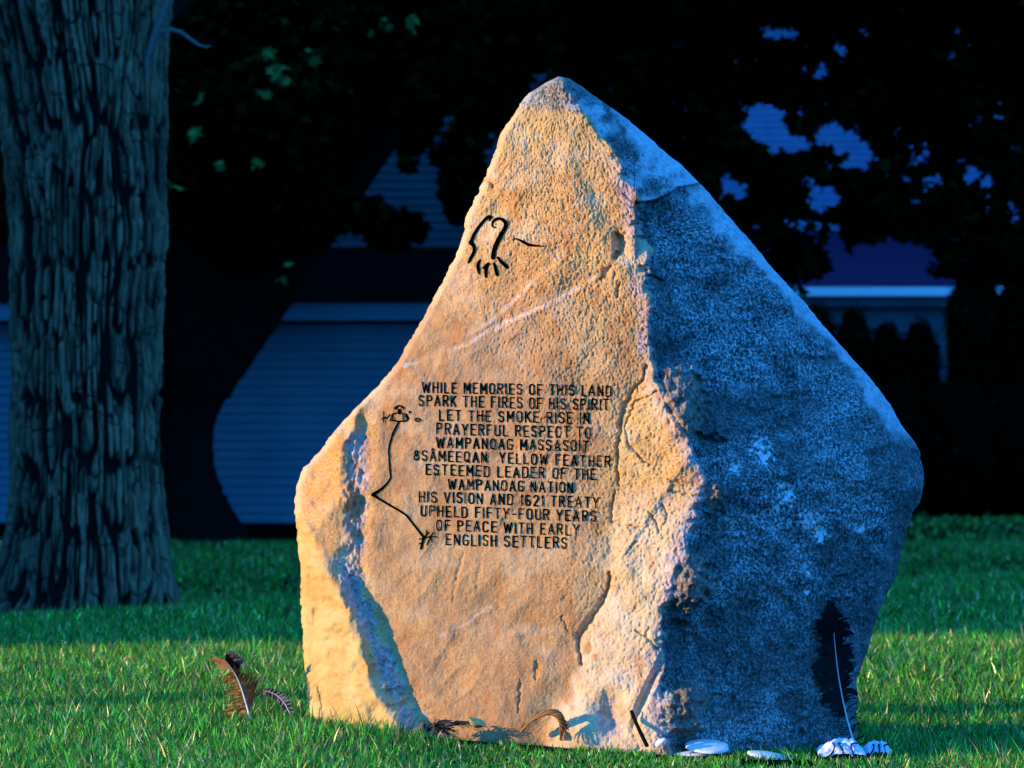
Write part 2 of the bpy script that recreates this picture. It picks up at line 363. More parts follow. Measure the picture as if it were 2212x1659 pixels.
GRO = [  # (polyline, half width, depth m)
 ([(1396,790),(1388,822),(1362,850),(1347,888),(1343,915),(1336,960),(1334,1005),(1336,1045)], 3.4, .016),
 ([(1330,1060),(1322,1090),(1320,1125),(1350,1136),(1385,1142)], 2.6, .011),
 ([(1420,845),(1372,870),(1352,920),(1356,958),(1385,990),(1404,1006)], 2.4, .011),
 ([(1318,1235),(1316,1262),(1300,1305),(1272,1346),(1255,1368),(1250,1396),(1256,1434)], 4.2, .018),
 ([(1332,505),(1342,515),(1340,540),(1330,556)], 7, .03),
 ([(1322,575),(1310,590),(1300,604)], 3.5, .014),([(1338,610),(1334,640)], 3, .012),
 ([(1345,418),(1362,432),(1378,440)], 2.2, .01),([(1362,488),(1382,474)], 3, .02),
 ([(1395,597),(1412,600),(1432,606)], 3, .014),([(1404,676),(1420,682)], 3, .012),
 ([(1046,385),(1058,392),(1066,402)], 3.5, .014),
 ([(1213,1330),(1222,1350),(1228,1362)], 1.5, .006),([(1402,1355),(1395,1372),(1404,1384),(1420,1404)], 2.2, .010),
 ([(1372,1362),(1396,1374)], 2.2, .010),
 ([(1424,300),(1424,300.5)], 1, 0),
 ([(1000,1195),(985,1260),(978,1300)], 3, .003),([(1040,1210),(1030,1270)], 3, .002),
 ([(1160,1430),(1158,1470)], 4, .006),([(1124,1470),(1120,1540)], 2, .006),
 ([(682,1480),(695,1510),(692,1545)], 1.6, .006),([(1318,1250),(1300,1300)], 2, .006),
 ([(1440,1035),(1470,1044),(1520,1050)], 2.0, .009),([(1442,1060),(1480,1066),(1515,1070)], 2.0, .009),([(1430,1090),(1440,1108),(1436,1130)], 2.6, .011),([(1400,1105),(1420,1130),(1424,1150)], 2.4, .010),
 ([(1850,1235),(1830,1245),(1800,1250)], 2, .01),
]
VEIN1 = [(872,790),(940,768),(1010,742),(1060,712),(1110,690),(1160,668),(1210,645),(1270,608),(1312,585)]
VEIN2 = [(985,735),(1050,700),(1100,660),(1140,620),(1170,590),(1205,560)]
VEIN3 = [(1500,985),(1462,1035),(1430,1080),(1400,1125),(1372,1165)]
LIP = [(1340,420),(1384,436),(1412,432),(1446,418),(1462,404),(1500,398)]
SHAD = [(1426,1400),(1410,1440),(1390,1480),(1368,1530),(1352,1580)]        # step shaped into the rock in place of the shadow at the foot
def depth(u, v, fine=True):
    u = np.asarray(u, float); v = np.asarray(v, float)
    wu = 6.5 * vn(u / 30., v / 30., 0, 33) + 2.6 * vn(u / 11., v / 11., 0, 34); wv = 6 * vn(u / 30., v / 30., 7, 35) + 2.2 * vn(u / 11., v / 11., 7, 36)
    d = samp(BDs, u + wu, v + wv)
    ru = ridge_u(v) + 5 * vn(v / 22., 1, 0, 11) + 3 * vn(v / 8., 2, 0, 12)
    fr = 1 - sstep(-6, 6, u - ru)                        # 1 on the split face
    rough = sstep(1000, 1350, u + .25 * (900 - v)) * fr
    # medium relief
    d = d + .006 * fbm(u / 90., v / 90., 0, 21, 3) + .008 * (1 - fr) * fbm(u / 60., v / 45., 0, 22, 4) + (1 - fr) * (.022 * np.abs(vn(u / 85., v / 60. + u / 200., 0, 23)) + .010 * np.abs(vn(u / 34., v / 26., 0, 24))) + fr * .004 * np.abs(vn(u / 60. + v / 90., v / 70., 0, 25))
    # strata steps following the veins
    for poly, h in ((VEIN1, -.0025), (VEIN2, -.002), (VEIN3, -.004)):
        b, s_, p = pdist(u, v, poly); d = d + np.where(b < 60, h * s_ * np.clip(b / 5., 0, 1) * (1 - sstep(20, 60, b)), 0)
    # broken shoulders just behind the arris that still catch the low sun
    tR = u - ridge_u(v)
    for v0, v1, w_ in ((795,940,78),(1190,1300,58),(1488,1575,66),(1050,1105,30),(1310,1345,40)):
        win = sstep(-14, 10, v - v0 + 12 * vn(u / 14., v / 14., 0, 27)) * sstep(-12, 8, v1 - v + 12 * vn(u / 12., v / 12., 0, 28))
        ed_ = w_ + 14 * vn(u / 16., v / 12., 0, 29)
        d = d - win * (.44 * PX * np.clip(tR, 0, w_) + .026 * sstep(0, 22, tR)) * sstep(ed_ + 26, ed_, tR) * (tR > 0)
    # lip of the cap over the right face
    b, s_, p = pdist(u, v, LIP); m = (u > 1372) & (b < 140)
    d = d + np.where(m, np.where(s_ > 0, .055 * np.clip(b / 4., 0, 1) * (1 - sstep(50, 140, b)), -.02 * (1 - sstep(0, 110, b))), 0)
    # foot step standing in for a cast shadow
    b, s_, p = pdist(u, v, SHAD); d = d + np.where((b < 26), np.where(s_ < 0, .026 * np.sin(np.pi * np.clip(p, 0, 1)) ** .5 * np.clip(b / 12., 0, 1) * (1 - sstep(13, 26, b)), 0), 0)
    for (cx, cy, rx, ry, h) in ((1322,1545,38,52,.05),(1470,870,45,70,-.035),(1495,1260,32,60,-.028),(1480,1500,45,70,-.022),(1480,1010,40,40,-.012),(1465,1330,30,26,.03),(1470,1410,40,45,.03),(1108,205,7,9,.02)):  # first hollow stands in for the dark end of that shadow
        e = ((u - cx) / rx) ** 2 + ((v - cy) / ry) ** 2; d = d + h * np.exp(-e * 1.4)
    for poly, wd, dp in GRO:
        xs = [p_[0] for p_ in poly]; ys = [p_[1] for p_ in poly]
        m = (u > min(xs) - 25) & (u < max(xs) + 25) & (v > min(ys) - 25) & (v < max(ys) + 25)
        if not m.any(): continue
        b, s_, p = pdist(u[m] + 3 * vn(u[m] / 7., v[m] / 7., 0, 41), v[m] + 3 * vn(u[m] / 7., v[m] / 7., 3, 42), poly)
        tw = wd * (.55 + .9 * np.sin(np.pi * np.clip(p, .06, .94)))
        d = d.copy(); d[m] = d[m] + dp * np.exp(-(b / tw) ** 2)
    chip = np.exp(-((u - ru + 4) / 9.) ** 2); d = d + chip * .022 * np.clip(vn(v / 9., u / 30., 0, 26) - .1, 0, 1)
    if fine:
        a = fbm(u / 11., v / 13., 0, 51, 3); b2 = vn(u / 5.0 + .3 * v / 9., v / 7.5, 0, 52); b3 = vn(u / 2.8, v / 3.2, 0, 53)
        pit = np.clip(vn(u / 5.5, v / 7.5, 0, 54) - .3, 0, 1)
        b4 = vn(u / 3.6 + .25 * v / 6., v / 4.6 - .2 * u / 6., 0, 57); pit2 = np.clip(vn(u / 3.6, v / 5.2, 0, 58) - .30, 0, 1)
        d = d + fr * ((.0005 + .0003 * rough) * a + (.0002 + .0005 * rough) * b2 + (.0004 + .0009 * rough) * b4 + (.0005 + .0004 * rough) * b3 + (.0006 + .0016 * rough) * pit + (.0014 + .0045 * rough) * pit2)
        d = d + (1 - fr) * (.004 * a + .0018 * b2 + .0006 * b3 + .006 * pit)
        brk = np.exp(-(((u - 1490) / 50) ** 2 + ((v - 1250) / 70) ** 2)) + np.exp(-(((u - 1470) / 45) ** 2 + ((v - 870) / 75) ** 2)) + np.exp(-(((u - 1480) / 50) ** 2 + ((v - 1500) / 70) ** 2)) + np.exp(-(((u - 765) / 26) ** 2 + ((v - 1060) / 130) ** 2)); brk[...] = np.clip(brk, 0, 1)
        d = d + brk * (.016 * fbm(u / 16., v / 24., 0, 55, 3) + .006 * vn(u / 6., v / 9., 0, 59))
        strip = np.exp(-((u - np.interp(v, [1220, 1336, 1446, 1555], [750, 785, 840, 885])) / 26) ** 2) * sstep(1180, 1240, v)
        d = d + strip * (.012 * fbm(u / 14., v / 14., 0, 56, 3) + .004 * vn(u / 5., v / 5., 0, 60))
    return 9.0 + d
rows = np.concatenate([165.2 + np.array([0, .6, 1.5, 3]), np.arange(170, 1721, 1.9)]); NC = 760
tt = np.linspace(0, 1, NC)
tt = np.where(tt < .5, .5 * (2 * tt) ** 1.12, 1 - .5 * (2 - 2 * tt) ** 1.12)
L_ = oL(rows); R_ = oR(rows); L_, R_ = np.minimum(L_, R_ - .2), np.maximum(R_, L_ + .2)
UU = L_[:, None] + (R_ - L_)[:, None] * tt[None]; VV = np.broadcast_to(rows[:, None], UU.shape)
D = depth(UU, VV)
edge = np.minimum(UU - L_[:, None], R_[:, None] - UU); wl = 16.
sE = np.clip(edge / wl, 0, 1); D = D + .035 * (1 - np.sqrt(np.clip(1 - (1 - sE) ** 2, 0, 1)))
D = D + .03 * np.clip(1 - (VV - 165) / 14., 0, 1) ** 2
front = W(UU, VV, D).reshape(-1, 3)
nr = len(rows); NB = 60
tb = np.linspace(0, 1, NB)[1:-1]
DL, DR = D[:, 0], D[:, -1]
hh = np.clip((rows - 165) / 400., 0, 1) ** .6
UB = L_[:, None] + (R_ - L_)[:, None] * tb[None]; VB = np.broadcast_to(rows[:, None], UB.shape)
DB = DL[:, None] * (1 - tb) + DR[:, None] * tb + (.50 * hh)[:, None] * (1 - np.abs(2 * tb - 1) ** 2.4)[None] + .02 * fbm(UB / 120., VB / 120., 5, 61, 4) * np.sin(np.pi * tb)
back = W(UB, VB, np.maximum(DB, 9.05)).reshape(-1, 3)
fi = np.arange(nr - 1)[:, None] * NC + np.arange(NC - 1)[None]
Fq = np.stack([fi, fi + NC, fi + NC + 1, fi + 1], -1).reshape(-1, 4)
nb = NB - 2; off = nr * NC
def bidx(i, j):  # j over 0..NB-1
    return np.where(j == 0, i * NC, np.where(j == NB - 1, i * NC + NC - 1, off + i * nb + np.clip(j - 1, 0, nb - 1)))
I, J = np.meshgrid(np.arange(nr - 1), np.arange(NB - 1), indexing='ij')
Bq = np.stack([bidx(I, J), bidx(I, J + 1), bidx(I + 1, J + 1), bidx(I + 1, J)], -1).reshape(-1, 4)
# colour regions of the rock (kinds of surface, and light or shade painted on some facets)
u, v = UU.ravel(), VV.ravel()
ru = ridge_u(v) + 7 * vn(v / 22., 1, 0, 11) + 4 * vn(v / 8., 2, 0, 12) + 5 * vn(u / 9., v / 9., 0, 13)
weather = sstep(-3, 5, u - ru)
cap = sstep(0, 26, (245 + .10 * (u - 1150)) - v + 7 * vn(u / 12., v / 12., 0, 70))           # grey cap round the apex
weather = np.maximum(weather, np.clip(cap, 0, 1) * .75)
brown = np.zeros_like(u)
for cx, cy, rx, ry in ((1465,870,62,80),(1495,1250,48,60),(1478,1535,50,60),(1535,1075,26,34)):
    brown = np.maximum(brown, sstep(1.15, .5, ((u - cx) / rx) ** 2 + ((v - cy) / ry) ** 2 + 1.1 * fbm(u / 16., v / 22., 0, 71, 3)))
bvu = np.interp(v, bev[:, 1], bev[:, 0]); bevel_light = sstep(-8, 10, u - bvu - 14 + 10 * vn(u / 14., v / 14., 0, 72) + 16 * vn(u / 45., v / 45., 0, 89)) * sstep(985, 900, v + 10 * vn(u / 9., v / 9., 0, 83)) * (.75 + .25 * sstep(-.4, .2, fbm(u / 25., v / 25., 0, 84, 3)))  # lighter colour paints the extra sky light on the up-facing slope
lip = (v < np.interp(u, [1330, 1384, 1412, 1446, 1470, 1520], [425, 436, 432, 418, 402, 385])) * weather
bevel_light = np.maximum(bevel_light, lip * sstep(-.25, .35, fbm(u / 40., v / 40., 0, 73, 3)))
lich = np.zeros_like(u)
for cx, cy, r0 in ((1640,965,16),(1652,985,16),(1700,1075,16),(1690,1050,10),(1760,1130,18),(1775,1150,16),(1745,1120,12),(1680,1100,8),(1745,1215,5),(1860,1140,8),(1742,1280,5),(1748,1240,5),(1735,1255,4),(1590,1010,10)):
    lich = np.maximum(lich, sstep(1.1, .3, np.hypot(u - cx, v - cy) / (r0 * 1.05) + 1.3 * fbm(u / 6., v / 6., 0, 74, 2) + .7 * vn(u / 2.6, v / 2.6, 0, 66)))
vein = np.zeros_like(u)
for poly, wd in ((VEIN1, 3.4), (VEIN2, 2.6), (VEIN3, 3), ([(905,1400),(960,1370),(1010,1345),(1060,1310)], 3), ([(1190,1190),(1240,1150),(1300,1105)], 2), ([(1055,400),(1090,350),(1130,310),(1170,295)], 5)):
    b, s_, p = pdist(u + 4 * vn(u / 9., v / 9., 0, 75), v + 4 * vn(u / 9., v / 9., 4, 76), poly); vein = np.maximum(vein, np.exp(-(b / wd) ** 2) * sstep(-.5, .3, vn(u / 18., v / 18., 0, 77)))
yline = np.interp(v, [1150, 1246, 1293, 1346, 1416, 1483, 1553, 1720], [672, 713, 743, 760, 783, 806, 846, 900])
yellow = sstep(4, -10, u - yline) * sstep(1130, 1190, v + .6 * (700 - u))
yellow = np.maximum(yellow, .55 * sstep(420, 250, v) * (1 - weather)); yellow = np.maximum(yellow, .5 * sstep(-.1, .5, fbm(u / 70., v / 90., 0, 78, 3)) * sstep(1150, 1350, u))
pale = sstep(.0, .45, fbm(u / 75., v / 55., 0, 79, 4)) * .6
pale = np.maximum(pale, .9 * sstep(1200, 1330, u + .35 * (1500 - v)*0) * sstep(1060, 1200, v) * sstep(-.35, .2, fbm(u / 50., v / 70., 0, 80, 3)))
pale = np.maximum(pale, sstep(30, 8, np.abs(u - np.interp(v, [900, 1100, 1220, 1336, 1446, 1555], [765, 770, 745, 785, 845, 890]))) * sstep(900, 960, v))
pale = np.maximum(pale, sstep(24, 2, u - np.interp(v, OL[:, 1], OL[:, 0])) * (v < 1120))
grey = np.maximum(sstep(28, 10, np.abs(u - np.interp(v, [1220, 1336, 1446, 1555], [748, 786, 836, 880])) + 14 * vn(u / 14., v / 14., 0, 85) + 16 * vn(u / 38., v / 38., 0, 32)) * sstep(1190, 1250, v), .8 * sstep(30, 8, np.abs(u - 772) + 12 * vn(u / 12., v / 16., 0, 86)) * sstep(915, 950, v) * sstep(1230, 1170, v))  # grey of shade painted into the strip, groove and ridge colour
grey = np.maximum(grey, .9 * sstep(46, 14, np.abs(u - ridge_u(v)) + 10 * vn(u / 14., v / 14., 0, 87)) * sstep(300, 400, v))
grey = np.maximum(grey, .9 * sstep(1.1, .5, ((u - 1322) / 38) ** 2 + ((v - 1545) / 50) ** 2))  # greyed patch painted for the shadow blob at the foot
grain = np.clip(.15 + sstep(1000, 1350, u + .25 * (900 - v)) + .3 * fbm(u / 60., v / 60., 0, 88, 3), 0, 1)
stain_and_shade = weather * np.clip(sstep(-.05, .4, fbm(u / 130., v / 110., 0, 67, 4)) + .9 * sstep(-.25, .3, fbm(u / 70., v / 70., 0, 68, 4) + .4 - np.hypot((u - 1750) / 260., (v - 1430) / 240.) * .6) + .8 * sstep(.0, .4, fbm(u / 40., v / 60., 0, 69, 3) + .35 - np.abs(u - ridge_u(v) - 40) / 90.), 0, 1)  # algae blotches low down, plus shade painted dark beside the ridge
linL = np.interp(v, [808,872,960,1045,1100,1180,1240,1305,1368,1430,1500,1590,1720], [1388,1352,1336,1334,1322,1319,1317,1300,1258,1252,1215,1172,1140])
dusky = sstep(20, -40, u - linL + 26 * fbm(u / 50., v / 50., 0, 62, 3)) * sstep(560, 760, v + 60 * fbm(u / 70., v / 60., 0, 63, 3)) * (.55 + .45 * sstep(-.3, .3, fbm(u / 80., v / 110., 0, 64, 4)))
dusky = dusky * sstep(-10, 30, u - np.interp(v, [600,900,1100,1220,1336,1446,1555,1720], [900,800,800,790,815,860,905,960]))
pale = np.maximum(pale * (.7 - .5 * dusky), sstep(-10, 24, u - linL + 20 * fbm(u / 30., v / 30., 0, 65, 3)) * sstep(1020, 1140, v) * (.65 + .35 * sstep(-.3, .2, fbm(u / 40., v / 50., 0, 61, 3))) * (1 - weather))
rust = sstep(.25, .6, fbm(u / 30., v / 60., 0, 81, 3)) * .5
rust = np.maximum(rust, .9 * sstep(1, .3, ((u - 765) / 22) ** 2 + ((v - 1080) / 90) ** 2 + .8 * vn(u / 10., v / 18., 0, 82)))
for cx, cy, rx, ry in ((1161,1445,7,14),(1270,1400,10,14),(1285,1420,9,9),(1275,215,14,8),(1385,432,16,8),(700,1270,30,26)):
    rust = np.maximum(rust, .8 * sstep(1.2, .5, ((u - cx) / rx) ** 2 + ((v - cy) / ry) ** 2))
rust = rust * (1 - .6 * yellow)
bz = np.zeros(nr * nb); full = lambda a, fill=0.: np.concatenate([a, np.full(nr * nb, fill)])
base_pt = W(1270, 1600, 9.25); base_pt[2] = gz(base_pt[0], base_pt[1])
stone = empty('memorial_stone', base_pt, 'tall pointed sandstone boulder with black engraved verse and carved symbols standing on the lawn', 'memorial stone')
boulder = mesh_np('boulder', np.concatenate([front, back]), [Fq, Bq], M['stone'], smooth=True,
    attrs=dict(weather=full(weather, 1.), brown=full(brown), bevel_light=full(bevel_light, .3), lichen=full(lich), vein=full(vein), yellow=full(yellow), pale=full(pale), rust=full(rust), grey=full(grey), grain=full(grain), stain_and_shade=full(stain_and_shade), dusky=full(dusky)))
adopt(stone, boulder)

# ---- engraved writing: single-stroke letters laid on the stone's surface
def arc(cx, cy, rx, ry, a0, a1, n=9):
    a = np.radians(np.linspace(a0, a1, n)); return [(cx + rx * math.cos(t_), cy + ry * math.sin(t_)) for t_ in a]
O_ = [(0, .3)] + arc(.25, .27, .25, .27, 180, 360) + arc(.25, .73, .25, .27, 0, 180)
O_ = arc(.25, .26, .25, .26, 180, 360) + arc(.25, .74, .25, .26, 0, 180) + [(0, .26)]
Rr = [[(0, 0), (0, 1), (.28, 1)] + arc(.28, .76, .22, .24, 90, -90) + [(0, .52)]]
GL = {
 'A': (.56, [[(0, 0), (.28, 1), (.56, 0)], [(.1, .32), (.46, .32)]]),
 'C': (.5, [arc(.25, .74, .25, .26, 20, 180) + arc(.25, .26, .25, .26, 180, 340)]),
 'D': (.52, [[(0, 0), (0, 1), (.25, 1)] + arc(.25, .73, .27, .27, 90, 0) + arc(.25, .27, .27, .27, 0, -90) + [(0, 0)]]),
 'E': (.44, [[(.44, 0), (0, 0), (0, 1), (.44, 1)], [(0, .52), (.36, .52)]]),
 'F': (.44, [[(0, 0), (0, 1), (.44, 1)], [(0, .52), (.36, .52)]]),
 'G': (.52, [arc(.26, .74, .26, .26, 20, 180) + arc(.26, .26, .26, .26, 180, 360) + [(.52, .45), (.3, .45)]]),
 'H': (.5, [[(0, 0), (0, 1)], [(.5, 0), (.5, 1)], [(0, .52), (.5, .52)]]),
 'I': (.0, [[(0, 0), (0, 1)]]),
 'K': (.5, [[(0, 0), (0, 1)], [(.48, 1), (0, .42)], [(.15, .6), (.5, 0)]]),
 'L': (.42, [[(0, 1), (0, 0), (.42, 0)]]),
 'M': (.6, [[(0, 0), (0, 1), (.3, .3), (.6, 1), (.6, 0)]]),
 'N': (.5, [[(0, 0), (0, 1), (.5, 0), (.5, 1)]]),
 'O': (.5, [O_]), 'Q': (.5, [O_, [(.3, .22), (.52, -.06)]]),
 'P': (.5, Rr), 'R': (.5, Rr + [[(.26, .52), (.5, 0)]]),
 'S': (.48, [arc(.24, .76, .24, .24, 15, 180) + arc(.24, .76, .24, .24, 180, 270, 5) + arc(.24, .26, .24, .26, 90, 0, 5) + arc(.24, .26, .24, .26, 0, -165)]),
 'T': (.5, [[(0, 1), (.5, 1)], [(.25, 1), (.25, 0)]]),
 'U': (.5, [[(0, 1), (0, .26)] + arc(.25, .26, .25, .26, 180, 360) + [(.5, 1)]]),
 'V': (.54, [[(0, 1), (.27, 0), (.54, 1)]]),
 'W': (.78, [[(0, 1), (.18, 0), (.39, .85), (.6, 0), (.78, 1)]]),
 'Y': (.54, [[(0, 1), (.27, .45), (.54, 1)], [(.27, .45), (.27, 0)]]),
 '1': (.12, [[(0, .8), (.1, 1), (.1, 0)]]),
 '2': (.46, [arc(.23, .75, .23, .25, 170, -20) + [(0, 0), (.46, 0)]]),
 '6': (.46, [[(.40, .9)] + arc(.23, .74, .23, .26, 60, 180) + [(0, .27)] + arc(.23, .27, .23, .27, 180, 540, 17)]),
 '8': (.44, [arc(.22, .76, .18, .22, -90, 270, 17), arc(.22, .27, .22, .27, -90, 270, 17)]),
 '-': (.34, [[(0, .46), (.34, .46)]]),
 'Â': (.56, [[(0, 0), (.28, 1), (.56, 0)], [(.1, .32), (.46, .32)], [(.14, 1.1), (.28, 1.26), (.42, 1.1)]]),
}
class Carve:
    def __init__(s): s.mb = MB()
    def stroke(s, P, wd, w2=None, step=1.1):
        """P picture polyline; wd half width(s)"""
        P = np.asarray(P, float); n0 = len(P)
        wd = np.broadcast_to(np.asarray(wd, float), (n0,))
        seg = np.hypot(*np.diff(P, axis=0).T); cs = np.concatenate([[0], np.cumsum(seg)]); n = max(3, int(cs[-1] / step) + 1)
        s_ = np.linspace(0, cs[-1], n); s_ = np.unique(np.concatenate([s_, cs])); Q = np.stack([np.interp(s_, cs, P[:, 0]), np.interp(s_, cs, P[:, 1])], 1); ww = np.interp(s_, cs, wd)
        pts = []; fc = []
        K = 10; an = np.linspace(0, 2 * np.pi, K, endpoint=False)
        for i in range(len(Q)):
            pts.append(np.concatenate([Q[i:i + 1], Q[i] + ww[i] * np.stack([np.cos(an), np.sin(an)], 1)]))
            b = i * (K + 1); fc += [(b, b + 1 + k, b + 1 + (k + 1) % K) for k in range(K)]
        uv = np.concatenate(pts); off = len(uv)
        T = np.gradient(Q, axis=0); T /= np.linalg.norm(T, axis=1)[:, None] + 1e-9; N = np.stack([-T[:, 1], T[:, 0]], 1)
        dirs = np.diff(Q, axis=0); dirs /= np.linalg.norm(dirs, axis=1)[:, None] + 1e-9
        nn = np.stack([-dirs[:, 1], dirs[:, 0]], 1); qd = []
        ex = []
        for i in range(len(Q) - 1):
            ex += [Q[i] + nn[i] * ww[i], Q[i], Q[i] - nn[i] * ww[i], Q[i + 1] + nn[i] * ww[i + 1], Q[i + 1], Q[i + 1] - nn[i] * ww[i + 1]]
            b = off + 6 * i; qd += [(b, b + 1, b + 4, b + 3), (b + 1, b + 2, b + 5, b + 4)]
        uv = np.concatenate([uv, np.array(ex)])
        s.mb.add(np.concatenate([uv, np.zeros((len(uv), 1))], 1), fc)
        s.mb.f.setdefault(4, []).append(np.array(qd) + s.mb.n - len(uv))
    def build(s, name, lift=.0016):
        uv = np.concatenate(s.mb.v)[:, :2]
        dm = depth(uv[:, 0], uv[:, 1])
        for dx, dy in ((1.4, 0), (-1.4, 0), (0, 1.4), (0, -1.4)): dm = np.minimum(dm, depth(uv[:, 0] + dx, uv[:, 1] + dy))
        P = W(uv[:, 0], uv[:, 1], dm - lift)
        o = mesh_np(name, P, [np.concatenate(f) for f in s.mb.f.values()], M['engrave'])
        adopt(stone, o); return o
TX = [("WHILE MEMORIES OF THIS LAND",475,1968,155,235,185,265),("SPARK THE FIRES OF HIS SPIRIT",448,1948,258,340,292,375),("LET THE SMOKE RISE IN",610,1796,375,455,402,485),
 ("PRAYERFUL RESPECT TO",588,1806,482,565,515,598),("WAMPANOAG MASSASOIT",588,1786,592,672,622,703),("8SÂMEEQAN  YELLOW FEATHER",408,1962,695,772,742,825),
 ("ESTEEMED LEADER OF THE",503,1846,808,887,845,928),("WAMPANOAG NATION",680,1664,925,1003,953,1032),("HIS VISION AND 1621 TREATY",450,1868,1022,1103,1068,1150),
 ("UPHELD FIFTY-FOUR YEARS",464,1848,1135,1215,1180,1260),("OF PEACE WITH EARLY",588,1712,1248,1328,1287,1368),("ENGLISH SETTLERS",664,1616,1362,1445,1388,1472)]
ZS = 3.386
def z2p(x, y): return ((850 + x / ZS) / 1.08499, (850 + y / ZS) / 1.08499)
for line, x0, x1, yt0, yb0, yt1, yb1 in TX:
    cv = Carve(); xs = []; x = 0.
    for ch in line:
        if ch == ' ': x += .52; continue
        xs.append((ch, x)); x += GL[ch][0] + .40
    tot = xs[-1][1] + GL[xs[-1][0]][0]
    for ch, gx0 in xs:
        jx, jy = random.uniform(-.02, .02), random.uniform(-.03, .03)
        for pl in GL[ch][1]:
            pp = []
            for a, b in pl:
                t_ = (gx0 + a + jx) / tot; X = x0 + (x1 - x0) * t_; yb = yb0 + (yb1 - yb0) * t_; yt = yt0 + (yt1 - yt0) * t_
                pp.append(z2p(X, yb + (yt - yb) * (b + jy)))
            cv.stroke(pp, random.uniform(1.35, 1.7))
    cv.build('inscription_line')
def zz(pts, ox, oy, s): return [((ox + x / s) / 1.08499, (oy + y / s) / 1.08499) for x, y in pts]
def ws(l, s): return [x / s / 1.08499 / 2 for x in l]
H = lambda p: zz(p, 1060, 470, 8.296)
h = Carve()
h.stroke(H([(712,395),(755,320),(715,305),(640,360),(560,450),(480,560),(420,660),(380,760),(360,815),(410,870),(430,930),(420,1000),(380,1080),(340,1150),(310,1210)]), ws([20,50,60,60,55,60,60,65,90,70,65,65,60,50,30], 8.296))
h.stroke(H([(835,520),(790,515),(770,470),(785,410),(840,360),(900,345),(970,365),(1030,420),(1045,480),(1010,560),(950,660),(890,770),(840,880),(810,980),(790,1105)]), ws([25,30,35,45,50,55,65,75,80,80,85,85,90,90,90], 8.296))
for a, b in (([(545,1150),(510,1200),(498,1280),(505,1350),(522,1430)], [30,50,65,60,25]), ([(600,1315),(640,1265),(700,1225)], [45,40,50]), ([(700,1230),(665,1300),(648,1370),(650,1440),(655,1490)], [45,60,60,55,35]), ([(810,1225),(840,1320),(870,1440)], [50,65,65]), ([(885,1110),(950,1190),(1060,1295)], [50,70,70])):
    h.stroke(H(a), ws(b, 8.296))
h.build('hand_carving')
h = Carve(); h.stroke(H([(1190,790),(1180,755),(1210,740),(1280,755),(1370,800),(1470,855),(1560,870),(1680,880),(1800,892)]), ws([20,28,28,35,50,65,50,30,8], 8.296)); h.build('feather_carving')
G = lambda p: [z2p(x, y) for x, y in p]
h = Carve()
h.stroke(G([(288,470),(265,510),(240,560),(215,640),(205,700),(210,770),(215,850),(222,910),(200,950),(150,1000),(80,1048)]), ws([14,16,16,14,12,12,12,12,14,18,28], ZS))
h.stroke(G([(80,1048),(130,1080),(230,1140),(300,1180),(350,1215),(400,1280),(440,1330),(485,1390)]), ws([26,18,16,16,16,16,16,18], ZS))
for pl, wd in ((arc(292, 368, 34, 26, 180, 360, 12), 12), (arc(290, 358, 16, 16, 0, 360, 14), 6), ([(250,360),(290,338),(330,362)], 10), ([(290,378),(290,398)], 26),
   ([(215,460),(238,405),(290,396),(340,406),(352,450)], 9), ([(236,408),(240,455)], 8), ([(232,458),(290,466),(345,462)], 12), ([(318,412),(322,455)], 10), ([(345,410),(362,440),(350,455)], 12),
   ([(215,410),(190,445),(168,430),(165,388)], 8), ([(168,430),(182,432)], 8), ([(165,430),(150,455)], 8), ([(166,440),(166,472)], 8), ([(372,388),(372,395)], 16),
   (arc(432, 453, 16, 13, 0, 360, 12), 9), ([(445,445),(462,455)], 9),
   ([(485,1390),(472,1430),(462,1475)], 18), ([(480,1395),(450,1400)], 10), ([(470,1430),(450,1438)], 10), ([(485,1390),(520,1345)], 12), ([(505,1365),(505,1330)], 9), ([(485,1390),(535,1380),(583,1382)], 10), ([(535,1380),(560,1348)], 9), ([(535,1382),(510,1445)], 10), ([(535,1382),(552,1425)], 9)):
    h.stroke(G(pl), ws([wd] * len(pl), ZS))
h.build('figure_carving')

# ------------------------------------------------------------------ leaves and crowns
LOBE = np.array([(0, 0), (.16, .18), (.48, .10), (.30, .42), (.50, .70), (.20, .70), (0, 1.05), (-.20, .70), (-.50, .70), (-.30, .42), (-.48, .10), (-.16, .18)])
OVAL = np.array([(0, 0), (.22, .28), (.26, .55), (0, 1), (-.26, .55), (-.22, .28)])
def leaves(P, size, cols, shape=LOBE, droop=.5):
    n = len(P); k = len(shape)
    az = R.uniform(0, 2 * np.pi, n); el = R.normal(-droop, .45, n); ro = R.uniform(-1.2, 1.2, n)
    Y = np.stack([np.cos(el) * np.cos(az), np.cos(el) * np.sin(az), np.sin(el)], 1)
    X0 = np.stack([-np.sin(az), np.cos(az), 0 * az], 1); Z0 = np.cross(X0, Y)
    X = X0 * np.cos(ro)[:, None] + Z0 * np.sin(ro)[:, None]; Z = np.cross(X, Y)
    s_ = (size * R.uniform(.6, 1.25, n))[:, None, None]
    V = P[:, None] + s_ * (shape[None, :, :1] * X[:, None] + shape[None, :, 1:] * Y[:, None] + (np.abs(shape[None, :, :1]) * .35 - .12 * shape[None, :, 1:] ** 2) * Z[:, None])
    Fc = np.arange(n * k).reshape(n, k); c = np.repeat(cols, k, 0)
    return V.reshape(-1, 3), Fc, c
def ballpts(n, shell=.5):
    d = R.normal(size=(n, 3)); d /= np.linalg.norm(d, axis=1)[:, None]; r = (shell + (1 - shell) * R.random(n)) ** (1 / 1.6); return d * r[:, None]
